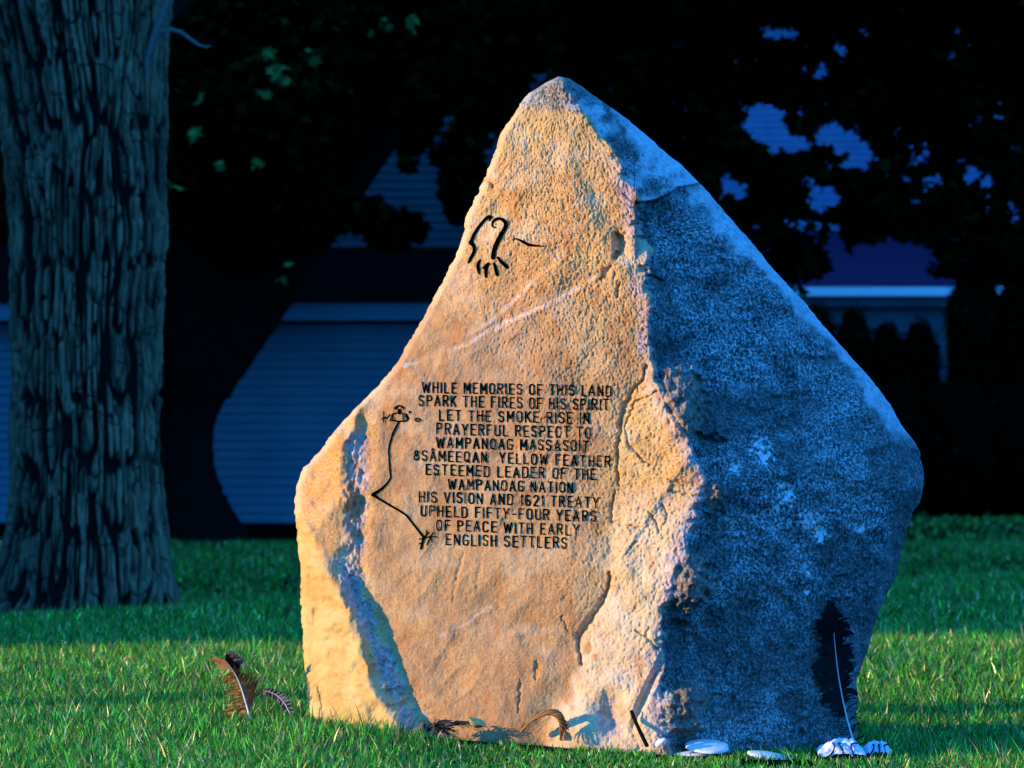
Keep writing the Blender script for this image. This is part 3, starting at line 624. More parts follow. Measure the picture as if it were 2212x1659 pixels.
def lump(c, r, n=14, sd=0):
    th = np.linspace(0, np.pi, n); ph = np.linspace(0, 2 * np.pi, 2 * n, endpoint=False); T, P_ = np.meshgrid(th, ph, indexing='ij')
    d = np.stack([np.sin(T) * np.cos(P_), np.sin(T) * np.sin(P_), np.cos(T)], -1); k = 1 + .22 * fbm(d[..., 0] * 2.2, d[..., 1] * 2.2, d[..., 2] * 2.2 + sd, 90, 3)
    V = np.asarray(c) + d * k[..., None] * np.asarray(r); m = 2 * n
    q = [(i * m + j, i * m + (j + 1) % m, (i + 1) * m + (j + 1) % m, (i + 1) * m + j) for i in range(n - 1) for j in range(m)]
    return V.reshape(-1, 3), np.array(q)
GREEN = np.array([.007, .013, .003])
def crown(name, clumps, nleaf, size, parent, core=.8, shape=LOBE, tint=GREEN, keep=None, var=.5, shell=.5):
    Vs, Fs4, cs, Fl, n0 = [], [], [], [], 0
    w_ = np.array([r[0] * r[1] * r[2] if np.ndim(r) else r ** 3 for _, r in clumps]) ** (2 / 3.); w_ /= w_.sum()
    for i, (c, r) in enumerate(clumps):
        r = np.broadcast_to(np.asarray(r, float), (3,)); k = max(8, int(nleaf * w_[i])); P = np.asarray(c) + ballpts(k, shell) * r
        if keep is not None: P = P[keep(P)]
        if len(P):
            br = np.exp(R.normal(0, var, len(P)))[:, None] * np.exp(.4 * vn(P[:, 0] * .9, P[:, 1] * .9, P[:, 2] * .9, 3))[:, None]
            V, Fc, cc = leaves(P, size, np.clip(tint * br * np.array([1, 1, 1]), 0, .5), shape); Vs.append(V); Fl.append(Fc + n0); cs.append(cc); n0 += len(V)
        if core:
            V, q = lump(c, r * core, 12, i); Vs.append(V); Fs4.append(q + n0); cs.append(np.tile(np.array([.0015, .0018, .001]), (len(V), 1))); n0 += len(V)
    fl = [np.concatenate(Fl)] if Fl else []
    if Fs4: fl.append(np.concatenate(Fs4))
    o = mesh_np(name, np.concatenate(Vs), fl, M['leaf'], col=np.concatenate(cs))
    if parent: adopt(parent, o)
    return o

# ------------------------------------------------------------------ big tree on the left
def bark_trunk(name, path, radii, parent, mat, res=(560, 260), amp=.035, seed=0, flare=None):
    """path: world points bottom->top, radii at those points"""
    path = np.asarray(path, float); nz, na = res
    s_ = np.linspace(0, 1, nz); ss = np.linspace(0, 1, len(path))
    Pc = np.stack([np.interp(s_, ss, path[:, k]) for k in range(3)], 1); rr = np.interp(s_, ss, radii)
    for k in range(3): Pc[:, k] = np.convolve(np.pad(Pc[:, k], 20, 'edge'), np.ones(41) / 41, 'valid')
    rr = np.convolve(np.pad(rr, 20, 'edge'), np.ones(41) / 41, 'valid')
    T = np.gradient(Pc, axis=0); T /= np.linalg.norm(T, axis=1)[:, None]
    A = np.array([1., 0, 0]); N = A - T * (T @ A)[:, None]; N /= np.linalg.norm(N, axis=1)[:, None]; B = np.cross(T, N)
    th = np.linspace(0, 2 * np.pi, na, endpoint=False); TH, ZZ = np.meshgrid(th, Pc[:, 2])
    rm = rr.mean(); L = np.concatenate([[0], np.cumsum(np.linalg.norm(np.diff(Pc, axis=0), axis=1))])[:, None] + 0 * TH
    cx, cy = np.cos(TH) * rm, np.sin(TH) * rm
    wx = .06 * fbm(cx * 4, cy * 4, L * 1.9, seed + 1, 3); k = 33.
    r1 = np.abs(vn(cx * k + wx * 22, cy * k + wx * 22, L * 2.9, seed + 2)); r2 = np.abs(vn(cx * k * 1.9 + wx * 30, cy * k * 1.9, L * 5.0, seed + 3))
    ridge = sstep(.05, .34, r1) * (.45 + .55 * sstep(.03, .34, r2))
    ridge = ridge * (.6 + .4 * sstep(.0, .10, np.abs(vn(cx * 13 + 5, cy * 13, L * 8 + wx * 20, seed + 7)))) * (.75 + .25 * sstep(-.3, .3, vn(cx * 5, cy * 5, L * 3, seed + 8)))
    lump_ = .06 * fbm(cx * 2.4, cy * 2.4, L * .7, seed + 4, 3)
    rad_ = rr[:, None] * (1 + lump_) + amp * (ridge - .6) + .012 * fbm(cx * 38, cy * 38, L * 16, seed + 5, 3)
    if flare is not None: rad_ = rad_ + flare(TH, L)
    V = Pc[:, None] + rad_[..., None] * (np.cos(TH)[..., None] * N[:, None] + np.sin(TH)[..., None] * B[:, None])
    i = np.arange(nz - 1)[:, None] * na + np.arange(na)[None]; j = np.arange(nz - 1)[:, None] * na + (np.arange(na)[None] + 1) % na
    q = np.stack([i, j, j + na, i + na], -1).reshape(-1, 4)
    o = mesh_np(name, V.reshape(-1, 3), q, mat, smooth=True, attrs=dict(ridge=ridge.ravel() * (.8 + .2 * lump_.ravel())))
    adopt(parent, o); return o
DT = 18.0
tb_ = W(185, 1330, DT)
tree = empty('shade_tree', (tb_[0], tb_[1], gz(tb_[0], tb_[1])), 'big tree with deeply furrowed bark nearest the stone, at the left edge', 'tree')
pts = [(178,1360),(184,1300),(190,1180),(190,1050),(186,900),(188,700),(192,500),(186,300),(172,120),(150,-60),(130,-400),(110,-900)]
wid = [208,190,172,160,156,158,163,170,186,226,200,150]
pth = [W(a, b, DT + .1) for a, b in pts]; rds = [w_ * DT / F for w_ in wid]
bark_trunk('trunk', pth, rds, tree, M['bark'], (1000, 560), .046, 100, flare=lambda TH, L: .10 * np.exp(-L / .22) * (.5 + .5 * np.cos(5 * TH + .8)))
m = MB(); m.tube(W([372,360,345,330,318,316], [-20,10,50,90,130,170], DT - .50), [.028,.026,.024,.020,.014,.006], 8)
adopt(tree, m.build('limb_stub', M['twig'], tree, True))
m = MB(); m.tube(W([338,355,372,392,410,430,446,456], [70,68,64,70,84,98,102,99], DT - .50), [.013,.012,.012,.012,.011,.010,.007,.003], 7)
adopt(tree, m.build('dead_twig', M['twig'], tree, True))
cl = []
tx, ty = tb_[0], tb_[1]
for k in range(34):
    a = R.uniform(0, 2 * np.pi); r = R.uniform(1.0, 6.0)
    cl.append(((tx + 1 + r * math.cos(a), ty + 2 + r * math.sin(a) * .8, R.uniform(4.4, 8.5)), (1.5, 1.5, .9)))
cl = [c for c in cl if c[0][1] > 12.5]
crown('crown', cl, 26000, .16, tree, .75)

# ------------------------------------------------------------------ dark tree behind it
DK = 38.8
kb = W(400, 1165, DK); kb[2] = gz(kb[0], kb[1])
dk = empty('shade_tree', kb, 'black silhouetted tree with a thick limb leaning right, between the big trunk and the stone', 'tree')
sc_ = DK / F
def tp(pts, d): return [W(a, b, d) for a, b in pts]
bark_trunk('trunk', tp([(398,1185),(396,1150),(388,1080),(376,1000),(374,920),(384,850),(404,780)], DK), [x * sc_ for x in (150,128,92,80,84,98,118)], dk, M['darkbark'], (160, 90), .03, 200)
bark_trunk('limb', tp([(400,830),(440,760),(520,670),(620,540),(720,410),(820,270),(920,120),(1020,-60)], DK), [x * sc_ for x in (100,98,84,70,62,56,50,40)], dk, M['darkbark'], (160, 70), .03, 210)
bark_trunk('limb', tp([(395,830),(400,720),(420,600),(450,420),(480,200),(500,-60)], DK), [x * sc_ for x in (100,98,95,85,75,60)], dk, M['darkbark'], (160, 70), .03, 220)
cl = []
def pc(u_, v_, d, rx, rz, ry=None):
    p = W(u_, v_, d); return (tuple(p), (rx * d / F, (ry or .9), rz * d / F))
for a in [(470,500,140,200),(520,330,150,170),(600,240,170,150),(640,430,120,110),(580,80,220,140),(760,120,170,130),(900,80,180,120),(1040,60,160,130),(1160,40,170,110),(1060,190,100,100),(960,180,90,60),(470,650,100,90),(400,250,120,200),(850,-60,300,90),(1300,-10,200,110)]:
    cl.append(pc(a[0], a[1], DK - .5 + R.uniform(-1, 1), a[2], a[3]))
for a in [(905,235,48,85),(1010,400,60,85),(760,455,95,42),(850,490,70,40),(1005,300,40,60),(965,330,28,26),(880,320,14,50)]:
    cl.append(pc(a[0], a[1], DK - 1.5, a[2], a[3], .35))
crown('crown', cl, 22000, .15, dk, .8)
# leaf sprays free of the crown, sun and sky light painted as brighter green
def spray(parent, name, spots, d, tint, size=.13):
    for a, b, s0, n in spots:
        for q_ in range(n):
            P = W([R.normal(a, s0)], [R.normal(b, s0 * 1.2)], d + R.uniform(-.2, .2))
            V, Fc, c = leaves(P, size, tint * R.uniform(.5, 1.5, (1, 1)), LOBE, .6); adopt(parent, mesh_np('leaf', V, Fc, M['leaf'], col=c))
spray(dk, 'leaf_spray', [(580,110,4,2),(605,145,8,5),(615,172,8,4),(678,115,4,2),(585,190,8,3),(415,278,5,3),(480,348,5,2),(548,350,8,3),(618,585,10,3),(370,385,4,2),(430,210,4,2),(820,60,10,4),(890,40,10,3)], DK - 7, np.array([.07, .26, .06]))

bd = MB(); bx_ = np.linspace(-12, 3, 40); V = []
for x_ in bx_:
    for y_ in (38.2 + .15 * math.sin(x_ * 1.7), 41.2): V.append((x_, y_, float(gz(x_, y_)) + .03))
bd.add(V, [(2 * i, 2 * i + 2, 2 * i + 3, 2 * i + 1) for i in range(39)])
mb_ = bd.build('mulch_bed', M['founda']); tag(mb_, kind='structure', label='dark mulch bed along the house')
# ------------------------------------------------------------------ left house
DH = 41.0
def hz(v): return float(W(0, v, DH)[2])
def hx(u_): return (u_ - CU) / F * DH
hy = float(W(0, 1000, DH)[1])
house = empty('house', (hx(500), hy + 3, -.2), 'pale clapboard house behind the dark tree, low wing and fascia left of the stone', 'house')
def siding(mb, x0, x1, y, z0, z1, step=.104):
    n = int(round((z1 - z0) / step)); st = (z1 - z0) / n
    for i in range(n):
        a = z0 + i * st; g_ = a + .17 * st; mb.add([(x0, y - .03, g_), (x1, y - .03, g_), (x1, y - .018, a + st), (x0, y - .018, a + st), (x0, y + .0, g_), (x1, y + .0, g_), (x0, y + .0, a), (x1, y, a), (x0, y - .018, a), (x1, y - .018, a)], [(0, 1, 2, 3), (4, 5, 1, 0), (6, 7, 5, 4), (8, 9, 7, 6)])
m = MB(); siding(m, hx(-700), hx(1500), hy, hz(1130), hz(700)); m.box(hx(-700), hx(1500), hy + .005, hy + 6, -.1, hz(702)); m.build('wall', M['siding'], house)
m = MB(); m.box(hx(-720), hx(1520), hy - .30, hy - .26, hz(694), hz(655)); m.build('fascia', M['siding'], house)
m = MB(); m.box(hx(-720), hx(1520), hy - .26, hy + .0, hz(696), hz(690)); m.build('soffit', M['founda'], house)
m = MB(); m.box(hx(-705), hx(1505), hy - .03, hy + .004, -.5, hz(1131)); m.build('foundation', M['founda'], house)
m = MB(); m.add([(hx(-730), hy - .34, hz(653)), (hx(1530), hy - .34, hz(653)), (hx(1530), hy + 2.2, hz(505)), (hx(-730), hy + 2.2, hz(505)), (hx(-730), hy - .34, hz(656)), (hx(1530), hy - .34, hz(656)), (hx(1530), hy + 2.2, hz(510)), (hx(-730), hy + 2.2, hz(510))], [(0, 1, 2, 3), (4, 7, 6, 5), (0, 4, 5, 1), (1, 5, 6, 2), (2, 6, 7, 3), (3, 7, 4, 0)]); m.build('roof', M['darkshingle'], house)
m = MB(); siding(m, hx(300), hx(1500), hy + 2.1, hz(512), hz(40)); m.box(hx(300), hx(1500), hy + 2.12, hy + 8, hz(560), hz(41)); m.build('upper_wall', M['siding_shaded'], house)
m = MB(); a, b, zt = hx(240), hx(1560), hz(40)
m.add([(a, hy + 1.7, zt), (b, hy + 1.7, zt), (b, hy + 5, zt + 2), (a, hy + 5, zt + 2), (a, hy + 8.4, zt), (b, hy + 8.4, zt)], [(0, 1, 2, 3), (3, 2, 5, 4), (0, 4, 5, 1)]); m.build('upper_roof', M['darkshingle'], house)
for o in house.children: adopt(house, o)

# ------------------------------------------------------------------ right house, far
DR2 = 66.0
def rz(v): return float(W(0, v, DR2)[2])
def rx(u_): return (u_ - CU) / F * DR2
ry = float(W(0, 1000, DR2)[1])
house2 = empty('house', (rx(1900), ry + 3, -.2), 'far house with white gutter and dark violet roof above the row of shrubs', 'house')
m = MB(); siding(m, rx(1500), rx(2500), ry, -.2, rz(645), .13); m.box(rx(1500), rx(2500), ry + .01, ry + 5, -.2, rz(646)); m.build('wall', M['siding_shaded'], house2)
m = MB(); x0, x1 = rx(1480), rx(2520)
for i in range(2): m.box(x0, x1, ry - .42, ry - .36 , rz(641), rz(622)); m.box(x0, x1, ry - .36, ry - .26, rz(641), rz(638)); break
m.build('gutter', M['trim'], house2)
m = MB(); m.box(x0, x1, ry - .26, ry - .22, rz(662), rz(642)); m.build('fascia', M['siding_shaded'], house2)
m = MB(); m.add([(x0, ry - .36, rz(624)), (x1, ry - .36, rz(624)), (x1, ry + 2.6, rz(470)), (x0, ry + 2.6, rz(470)), (x0, ry - .30, rz(630)), (x1, ry - .30, rz(630)), (x1, ry + 2.6, rz(480)), (x0, ry + 2.6, rz(480))], [(0, 1, 2, 3), (4, 7, 6, 5), (0, 4, 5, 1), (1, 5, 6, 2), (2, 6, 7, 3), (3, 7, 4, 0)]); m.build('roof', M['shingle'], house2)
m = MB(); siding(m, rx(1420), rx(2500), ry + 2.5, rz(485), rz(0), .13); m.box(rx(1420), rx(2500), ry + 2.52, ry + 8, rz(500), rz(-2)); m.build('upper_wall', M['bluewall'], house2)
m = MB(); a, b, zt = rx(1380), rx(2540), rz(0)
m.add([(a, ry + 2.1, zt), (b, ry + 2.1, zt), (b, ry + 5.2, zt + 3), (a, ry + 5.2, zt + 3), (a, ry + 8.4, zt), (b, ry + 8.4, zt)], [(0, 1, 2, 3), (3, 2, 5, 4), (0, 4, 5, 1)]); m.build('upper_roof', M['darkshingle'], house2)
for o in house2.children: adopt(house2, o)

# ------------------------------------------------------------------ tree with gaps on the right
DG = 30.0
rb = W(2330, 1150, DG); rb[2] = gz(rb[0], rb[1])
rt = empty('maple_tree', rb, 'dark maple whose lobed leaves hang over the stone at upper right with pale gaps between', 'tree')
bark_trunk('trunk', tp([(2330,1200),(2330,900),(2320,600),(2290,300),(2260,0),(2240,-300)], DG), [x * DG / F for x in (110,80,72,70,66,50)], rt, M['darkbark'], (160, 70), .03, 300)
HOLES = [(1655,248,52,44),(1690,290,40,26),(1728,300,26,20),(1800,275,42,26),(1840,300,36,34),(1812,345,20,6),(1855,340,26,18),(1880,318,22,16),(1790,415,38,22),(1680,60,48,12),(1815,80,22,18),(1818,108,16,14),(1765,128,20,12),(1775,142,14,16),(1588,330,14,16),(1570,380,22,26),(1600,395,26,20),(1742,485,18,12),(1665,520,12,16),(1708,470,12,8),
 (1978,300,10,14),(1996,315,9,26),(1955,375,10,8),(2010,378,22,14),(2036,370,9,9),(2108,360,14,22),(2082,366,8,8),(2130,385,22,14),(2143,376,10,9),(2050,220,7,16),(2110,250,12,8),(2150,225,10,22),(2160,240,7,16),(2055,105,9,18),(1942,8,14,6),(1948,42,7,6),(2190,430,9,12),(2192,466,7,8),(2190,310,12,9),(1962,420,10,9),(1990,412,8,12),(1960,350,6,6),(1742,230,8,8),(1785,230,6,6),(1755,192,10,8),(1500,112,10,10),(1545,150,8,8),(1460,85,12,8),(1540,75,8,4),(1870,55,9,7),(1840,60,5,5),(1940,270,10,8),(1610,225,14,12),(1850,560,60,40),(1960,540,70,34),(1800,505,30,30),(1910,520,40,20)]
def keep(P):
    d = P[:, 1]*CP + (P[:, 2]-HC)*SP; u_ = CU + P[:, 0] / d * F; v_ = CV - (-(P[:, 1]) * SP + (P[:, 2] - HC) * CP) / d * F
    ok = np.ones(len(P), bool); g = vn(u_ / 14., v_ / 14., 0, 400) * .35
    for a, b, c_, e in HOLES: ok &= (((u_ - a) / (c_ + 6)) ** 2 + ((v_ - b - 6) / (e + 8)) ** 2 + g) > 1
    edge_ = 610 + 60 * vn(u_ / 90., 0, 0, 401) + 30 * vn(u_ / 30., 0, 0, 402); ok &= v_ < np.where(u_ > 2050, 900, edge_)
    return ok
cl = []
for u_ in range(1260, 2300, 110):
    for v_ in range(-140, 620, 110):
        if v_ > 420 and u_ < 1640: continue
        cl.append(pc(u_ + R.uniform(-25, 25), v_ + R.uniform(-25, 25), DG + R.uniform(-.8, .8), 95, 95, .7))
for k in range(16): cl.append((tuple(W(R.uniform(1200, 2600), R.uniform(-900, -250), DG + R.uniform(-3, 4))), (1.3, 1.6, 1.0)))
crown('crown', cl, 90000, .13, rt, 0, keep=keep, shell=.05)

# ------------------------------------------------------------------ shrubs, hedge
def shrub(u_, vt, d, wpx, label, name='evergreen_shrub', group='evergreen shrubs before the far house'):
    p = W(u_, 1090, d); x, y = p[0], p[1]; g = float(gz(x, y)); top = float(W(u_, vt, d)[2]); hgt = top - g; r = wpx * d / F / 2
    e = empty(name, (x, y, g), label, 'shrub', group)
    cl = [((x, y, g + hgt * .40), (r, r, hgt * .42)), ((x, y, g + hgt * .72), (r * .96, r * .96, hgt * .275))]
    crown('foliage', cl, 5200, .10, e, .86, OVAL, np.array([.004, .008, .003]))
    m = MB(); m.tube([(x, y, g - .1), (x, y, g + hgt * .6)], [.06, .03]); o = m.build('stem', M['darkbark'], e); adopt(e, o)
shrub(1766, 640, 60, 100, 'rounded dark shrub hidden against the right slope of the stone')
shrub(1846, 652, 60, 96, 'dark upright shrub crossing the left part of the white gutter')
shrub(1918, 684, 60, 92, 'low round-topped dark shrub under the middle of the gutter')
shrub(1990, 680, 60, 96, 'low round-topped dark shrub under the right end of the gutter')
shrub(2110, 560, 58, 150, 'tall dark evergreen standing right of the white gutter')
shrub(2225, 540, 58, 150, 'tall dark evergreen cut by the right edge')
shrub(1690, 720, 60, 100, 'dark shrub mostly behind the stone')
def hedge(x0, x1, y, h_, label, n):
    g = float(gz((x0 + x1) / 2, y)); e = empty('hedge', ((x0 + x1) / 2, y, g), label, 'hedge')
    cl = [((x, y + R.uniform(-.2, .2), g + h_ * .42), ((x1 - x0) / n * .8, .7, h_ * .55)) for x in np.linspace(x0, x1, n)]
    crown('foliage', cl, 9000, .10, e, .9, OVAL, np.array([.004, .007, .003]))
hedge(6.2, 14, 56.5, 2.35, 'long low dark hedge at the far edge of the lawn, right of the stone', 9)
# woods closing the view
cl = []
for k in range(60):
    x = -34 + 68 * (k + .5) / 60.; cl.append(((x, 104 + R.uniform(-4, 4), R.uniform(2, 5)), (3.2, 2.5, 4.6))); cl.append(((x, 108 + R.uniform(-4, 4), R.uniform(9, 15)), (3.6, 3, 5)))
wood = crown('woods', cl, 30000, .5, None, .85, OVAL, np.array([.003, .006, .002])); tag(wood, 'dark wood closing the view behind the houses', 'woods', kind='stuff')
# trees added in a row left of the lawn, outside the picture: they shade the background
proto = empty('maple_tree', (-15, 10.5, -.02), 'unseen leafy tree of the row added left of the lawn to shade the background', 'tree', 'unseen trees added in a row left of the lawn to shade the background')
cl = [((-15 + R.uniform(-2.4, 2.4), 11.2 + R.uniform(-2.4, 2.8), R.uniform(1.6, 14)), (1.9, 1.9, 1.6)) for k in range(64)]
cl = [((x, max(y, 10.5), z), r) for (x, y, z), r in cl]
crown('crown', cl, 9000, .22, proto, .85)
m = MB(); m.tube([(-15, 10.5, -.2), (-15, 10.5, 2), (-14.9, 10.6, 6)], [.35, .27, .18], 12); o = m.build('trunk', M['darkbark'], proto, True); adopt(proto, o)
for k, (x, y) in enumerate([(-15.5, 14.5), (-15.2, 19), (-15.6, 23.5), (-16, 28), (-17, 32.5), (-17, 37), (-18, 41.5), (-19, 46), (-19, 50.5), (-19, 55), (-19, 59.5), (-20, 64), (-20, 68)]):
    c = proto.copy(); COL.objects.link(c); c.location = (x, y, -.1); c.rotation_euler.z = k * 1.3
    for ch in proto.children:
        d_ = ch.copy(); COL.objects.link(d_); d_.parent = c

# ------------------------------------------------------------------ feathers
def bez(P, n):
    P = np.asarray(P, float); s_ = np.linspace(0, 1, len(P)); t_ = np.linspace(0, 1, n)
    from_ = [np.interp(t_, s_, P[:, k]) for k in range(P.shape[1])]
    out = np.stack(from_, 1); kk = max(3, n // 6) | 1
    for k in range(P.shape[1]): 
        pad = np.concatenate([2 * out[0, k] - out[kk // 2:0:-1, k], out[:, k], 2 * out[-1, k] - out[-2:-kk // 2 - 1:-1, k]])[: n + kk - 1]
        out[:, k] = np.convolve(pad, np.ones(kk) / kk, 'valid')[:n]
    return out
def barbs(shaft, toward, t0, t1, n, length, colf, ang=55, width=.0016, curl=.6, jit=.25, k=6, rg=R):
    """strips leaving the shaft toward one side; length(t) in m"""
    Vs, Fs, Cs = [], [], []; m_ = len(shaft); T = np.gradient(shaft, axis=0); T /= np.linalg.norm(T, axis=1)[:, None]
    toward = np.asarray(toward, float)
    for i in range(n):
        t_ = t0 + (t1 - t0) * (i + rg.uniform(-.5, .5)) / n; t_ = min(max(t_, 0), 1); j = int(t_ * (m_ - 1)); P = shaft[j]; tg = T[j]
        sd = toward - tg * (toward @ tg); sd /= np.linalg.norm(sd); nm = np.cross(tg, sd)
        cl_ = float(vn(t_ * 13., toward[0] * 5., ang, 91)); L = length(t_) * (1 + rg.normal(0, jit * .6) + 1.1 * jit * cl_); a = rad(ang + rg.normal(0, 7 * jit / .25) + 55 * jit * float(vn(t_ * 15., toward[0] * 3., ang, 92))); cu = curl * (1 + rg.normal(0, .4)); out = rg.normal(0, .25)
        pp = []; p = P.copy()
        for q_ in range(k + 1):
            pp.append(p.copy()); aa = a + cu * q_ / k; p = p + L / k * (tg * math.cos(aa) + sd * math.sin(aa) + nm * out * (q_ / k))
        pp = np.array(pp); tn = np.gradient(pp, axis=0); tn /= np.linalg.norm(tn, axis=1)[:, None]; wv = np.cross(tn, nm); wv /= np.linalg.norm(wv, axis=1)[:, None] + 1e-9
        ww = width * np.interp(np.linspace(0, 1, k + 1), [0, .5, .85, 1], [.8, 1, .8, .15])[:, None]
        b = len(Vs) * 2 * (k + 1); Vs.append(np.concatenate([pp + wv * ww, pp - wv * ww]))
        Fs += [(b + q_, b + q_ + 1, b + k + 2 + q_, b + k + 1 + q_) for q_ in range(k)]
        cc = np.array([colf(t_, q_ / k, rg) for q_ in range(k + 1)]); Cs.append(np.concatenate([cc, cc]))
    return np.concatenate(Vs), np.array(Fs), np.concatenate(Cs)
# brown feather, left
_, dF = ghit(538, 1552); dF = min(max(dF, 8.6), 9.3)
fp = W(538, 1545, dF); fp[2] = gz(fp[0], fp[1])
fe = empty('feather', fp, 'ragged brown and orange feather stuck upright in the grass left of the stone', 'feather')
sh = bez(np.stack([W(a, b, dF + o) for a, b, o in [(541,1560,0),(537,1538,0),(531,1518,.004),(524,1494,.006),(516,1472,.006),(508,1456,.002),(499,1442,-.006),(488,1428,-.02)]]), 60)
m = MB(); m.tube(sh, np.linspace(.0030, .0008, 60), 8); o = m.build('shaft', M['quill'], fe, True); adopt(fe, o)
br = lambda t_, q_, rg: np.array([.13, .045, .012]) * rg.uniform(.5, 1.2) if rg.random() < .6 else np.array([.62, .28, .06]) * rg.uniform(.6, 1.1)
V, Fc, c = barbs(sh, (-1, .25, 0), .12, .78, 90, lambda t_: .060 + .022 * math.sin(t_ * 9), br, 82, .0012, .35, .35); o = mesh_np('left_vane', V, Fc, M['vane'], col=c); o.name = 'vane'; adopt(fe, o)
db = lambda t_, q_, rg: np.array([.05, .022, .012]) * rg.uniform(.4, 1.3)
V, Fc, c = barbs(sh, (1, -.35, 0), .12, .80, 90, lambda t_: .046 + .015 * math.sin(t_ * 7), db, 42, .0012, .35, .35); o = mesh_np('vane', V, Fc, M['vane'], col=c); adopt(fe, o)
V1, F1, c1 = barbs(sh, (-1, .5, .1), .78, 1, 60, lambda t_: .042, lambda t_, q_, rg: np.array([.62, .28, .14]) * rg.uniform(.7, 1.1), 50, .0022, .5, .15)
V2, F2, c2 = barbs(sh, (1, -.12, .1), .68, 1, 130, lambda t_: .056 - .022 * (t_ - .68) / .32, lambda t_, q_, rg: np.array([.006, .004, .004]) if q_ < .8 else np.array([.28, .2, .16]), 34, .0034, .55, .12)
o = mesh_np('tip', np.concatenate([V1, V2]), np.concatenate([F1, F2 + len(V1)]), M['vane'], col=np.concatenate([c1, c2])); adopt(fe, o)
# striped feather lying behind it
sp = W(600, 1520, dF + .12)
f2 = empty('feather', (sp[0], sp[1], gz(sp[0], sp[1])), 'small grey and brown barred feather lying in the grass beside the brown feather', 'feather')
sh = bez(np.stack([W(a, b, dF + .10) for a, b in [(572,1492),(590,1497),(606,1508),(618,1524),(628,1545)]]), 40)
m = MB(); m.tube(sh, np.linspace(.0008, .0018, 40), 6); o = m.build('shaft', M['quill'], f2, True); adopt(f2, o)
st_ = lambda t_, q_, rg: np.array([.34, .27, .22]) if math.sin(t_ * 62) > 0 else np.array([.02, .016, .014])
Vv = [barbs(sh, s_, 0, .95, 70, lambda t_: .010 + .006 * math.sin(math.pi * t_), st_, 62, .0016, .2, .1) for s_ in ((.6, 0, .8), (-.6, 0, -.8))]
o = mesh_np('vane', np.concatenate([Vv[0][0], Vv[1][0]]), np.concatenate([Vv[0][1], Vv[1][1] + len(Vv[0][0])]), M['vane'], col=np.concatenate([Vv[0][2], Vv[1][2]])); adopt(f2, o)
# black feather, right
pb, dB = place(1840, 1626, .06); pb = W(1849, 1626, dB)
bf = empty('feather', pb, 'large black feather with a white shaft leaning against the shaded side of the stone', 'feather')
KB = [(1851,1632),(1846,1608),(1829,1553),(1814,1479),(1807,1430),(1803,1386),(1799,1340),(1796,1298)]
dst = [float(depth(np.array([min(a, 1840)]), np.array([b]))[0]) - .055 for a, b in KB]
sh = bez(np.stack([W(a, b, min(max(d_, dB - .02), dB + .3) if i > 1 else dB) for i, ((a, b), d_) in enumerate(zip(KB, dst))]), 80)
m = MB(); m.tube(sh[:62], np.linspace(.0030, .0009, 62), 8); o = m.build('shaft', M['quill'], bf, True); adopt(bf, o)
bk = lambda t_, q_, rg: np.array([.004, .004, .005]) * rg.uniform(.5, 1.4)
V, Fc, c = barbs(sh, (-1, -.2, 0), .30, 1, 230, lambda t_: np.interp(t_, [.3, .42, .55, .62, .75, .88, 1], [.03, .06, .075, .05, .05, .028, .008]), bk, 50, .0028, .75, .30); o = mesh_np('vane', V, Fc, M['vane'], col=c); adopt(bf, o)
V, Fc, c = barbs(sh, (1, -.2, 0), .36, 1, 150, lambda t_: np.interp(t_, [.36, .45, .55, .66, .78, .88, 1], [.03, .05, .06, .03, .05, .02, .006]), bk, 40, .0028, .95, .42); o = mesh_np('vane', V, Fc, M['vane'], col=c); adopt(bf, o)
V, Fc, c = barbs(sh, (-1, -.5, 0), .10, .32, 16, lambda t_: .045, bk, 60, .0010, 1.1, .3); V2, F2, c2 = barbs(sh, (1, -.5, 0), .10, .38, 12, lambda t_: .04, bk, 50, .0016, 1.1, .3)
V3, F3, c3 = barbs(sh, (1, -.3, 0), .42, .84, 7, lambda t_: .062, bk, 26, .0085, 2.3, .12, k=10); V4, F4, c4 = barbs(sh, (-1, -.3, 0), .40, .74, 6, lambda t_: .070, bk, 66, .0095, .9, .15, k=10)
Vl, Fl_, n_ = [], [], 0
for a_, b_ in ((V, Fc), (V2, F2), (V3, F3), (V4, F4)): Vl.append(a_); Fl_.append(b_ + n_); n_ += len(a_)
o = mesh_np('afterfeather', np.concatenate(Vl), np.concatenate(Fl_), M['vane'], col=np.concatenate([c, c2, c3, c4])); adopt(bf, o)

# ------------------------------------------------------------------ small offerings at the foot
def stone_front(u_, v_, o): return W(u_, v_, float(depth(np.array([u_]), np.array([v_]))[0]) - o)
# braid arch
pts = [(1128,1578),(1140,1562),(1158,1549),(1176,1540),(1190,1537),(1204,1541),(1212,1552),(1217,1568),(1219,1590)]
cen = bez(np.stack([stone_front(a, b, .035 + .045 * math.sin(math.pi * i / 8)) for i, (a, b) in enumerate(pts)]), 90)
e = empty('sweetgrass_braid', cen[0], 'curled brown braid arching against the foot of the stone', 'braid')
m = MB(); cols = []
for k in range(7):
    ph = k * 2 * np.pi / 7; s_ = np.linspace(0, 1, 90); rr_ = np.interp(s_, [0, .2, .8, 1], [.005, .0065, .006, .012])
    off_ = np.stack([np.cos(ph + 14 * s_) * rr_, np.sin(ph + 14 * s_) * rr_, np.sin(ph + 14 * s_ + 1.2) * rr_], 1); n_b = m.n; m.tube(cen + off_, np.interp(s_, [0, .9, 1], [.0024, .0024, .0008]), 6)
    cols.append(np.tile(np.array([.36, .15, .04]) * R.uniform(.45, 1.2), (m.n - n_b, 1)))
o = m.build('strands', M['braid'], e, True, col=np.concatenate(cols)); adopt(e, o)
m = MB()
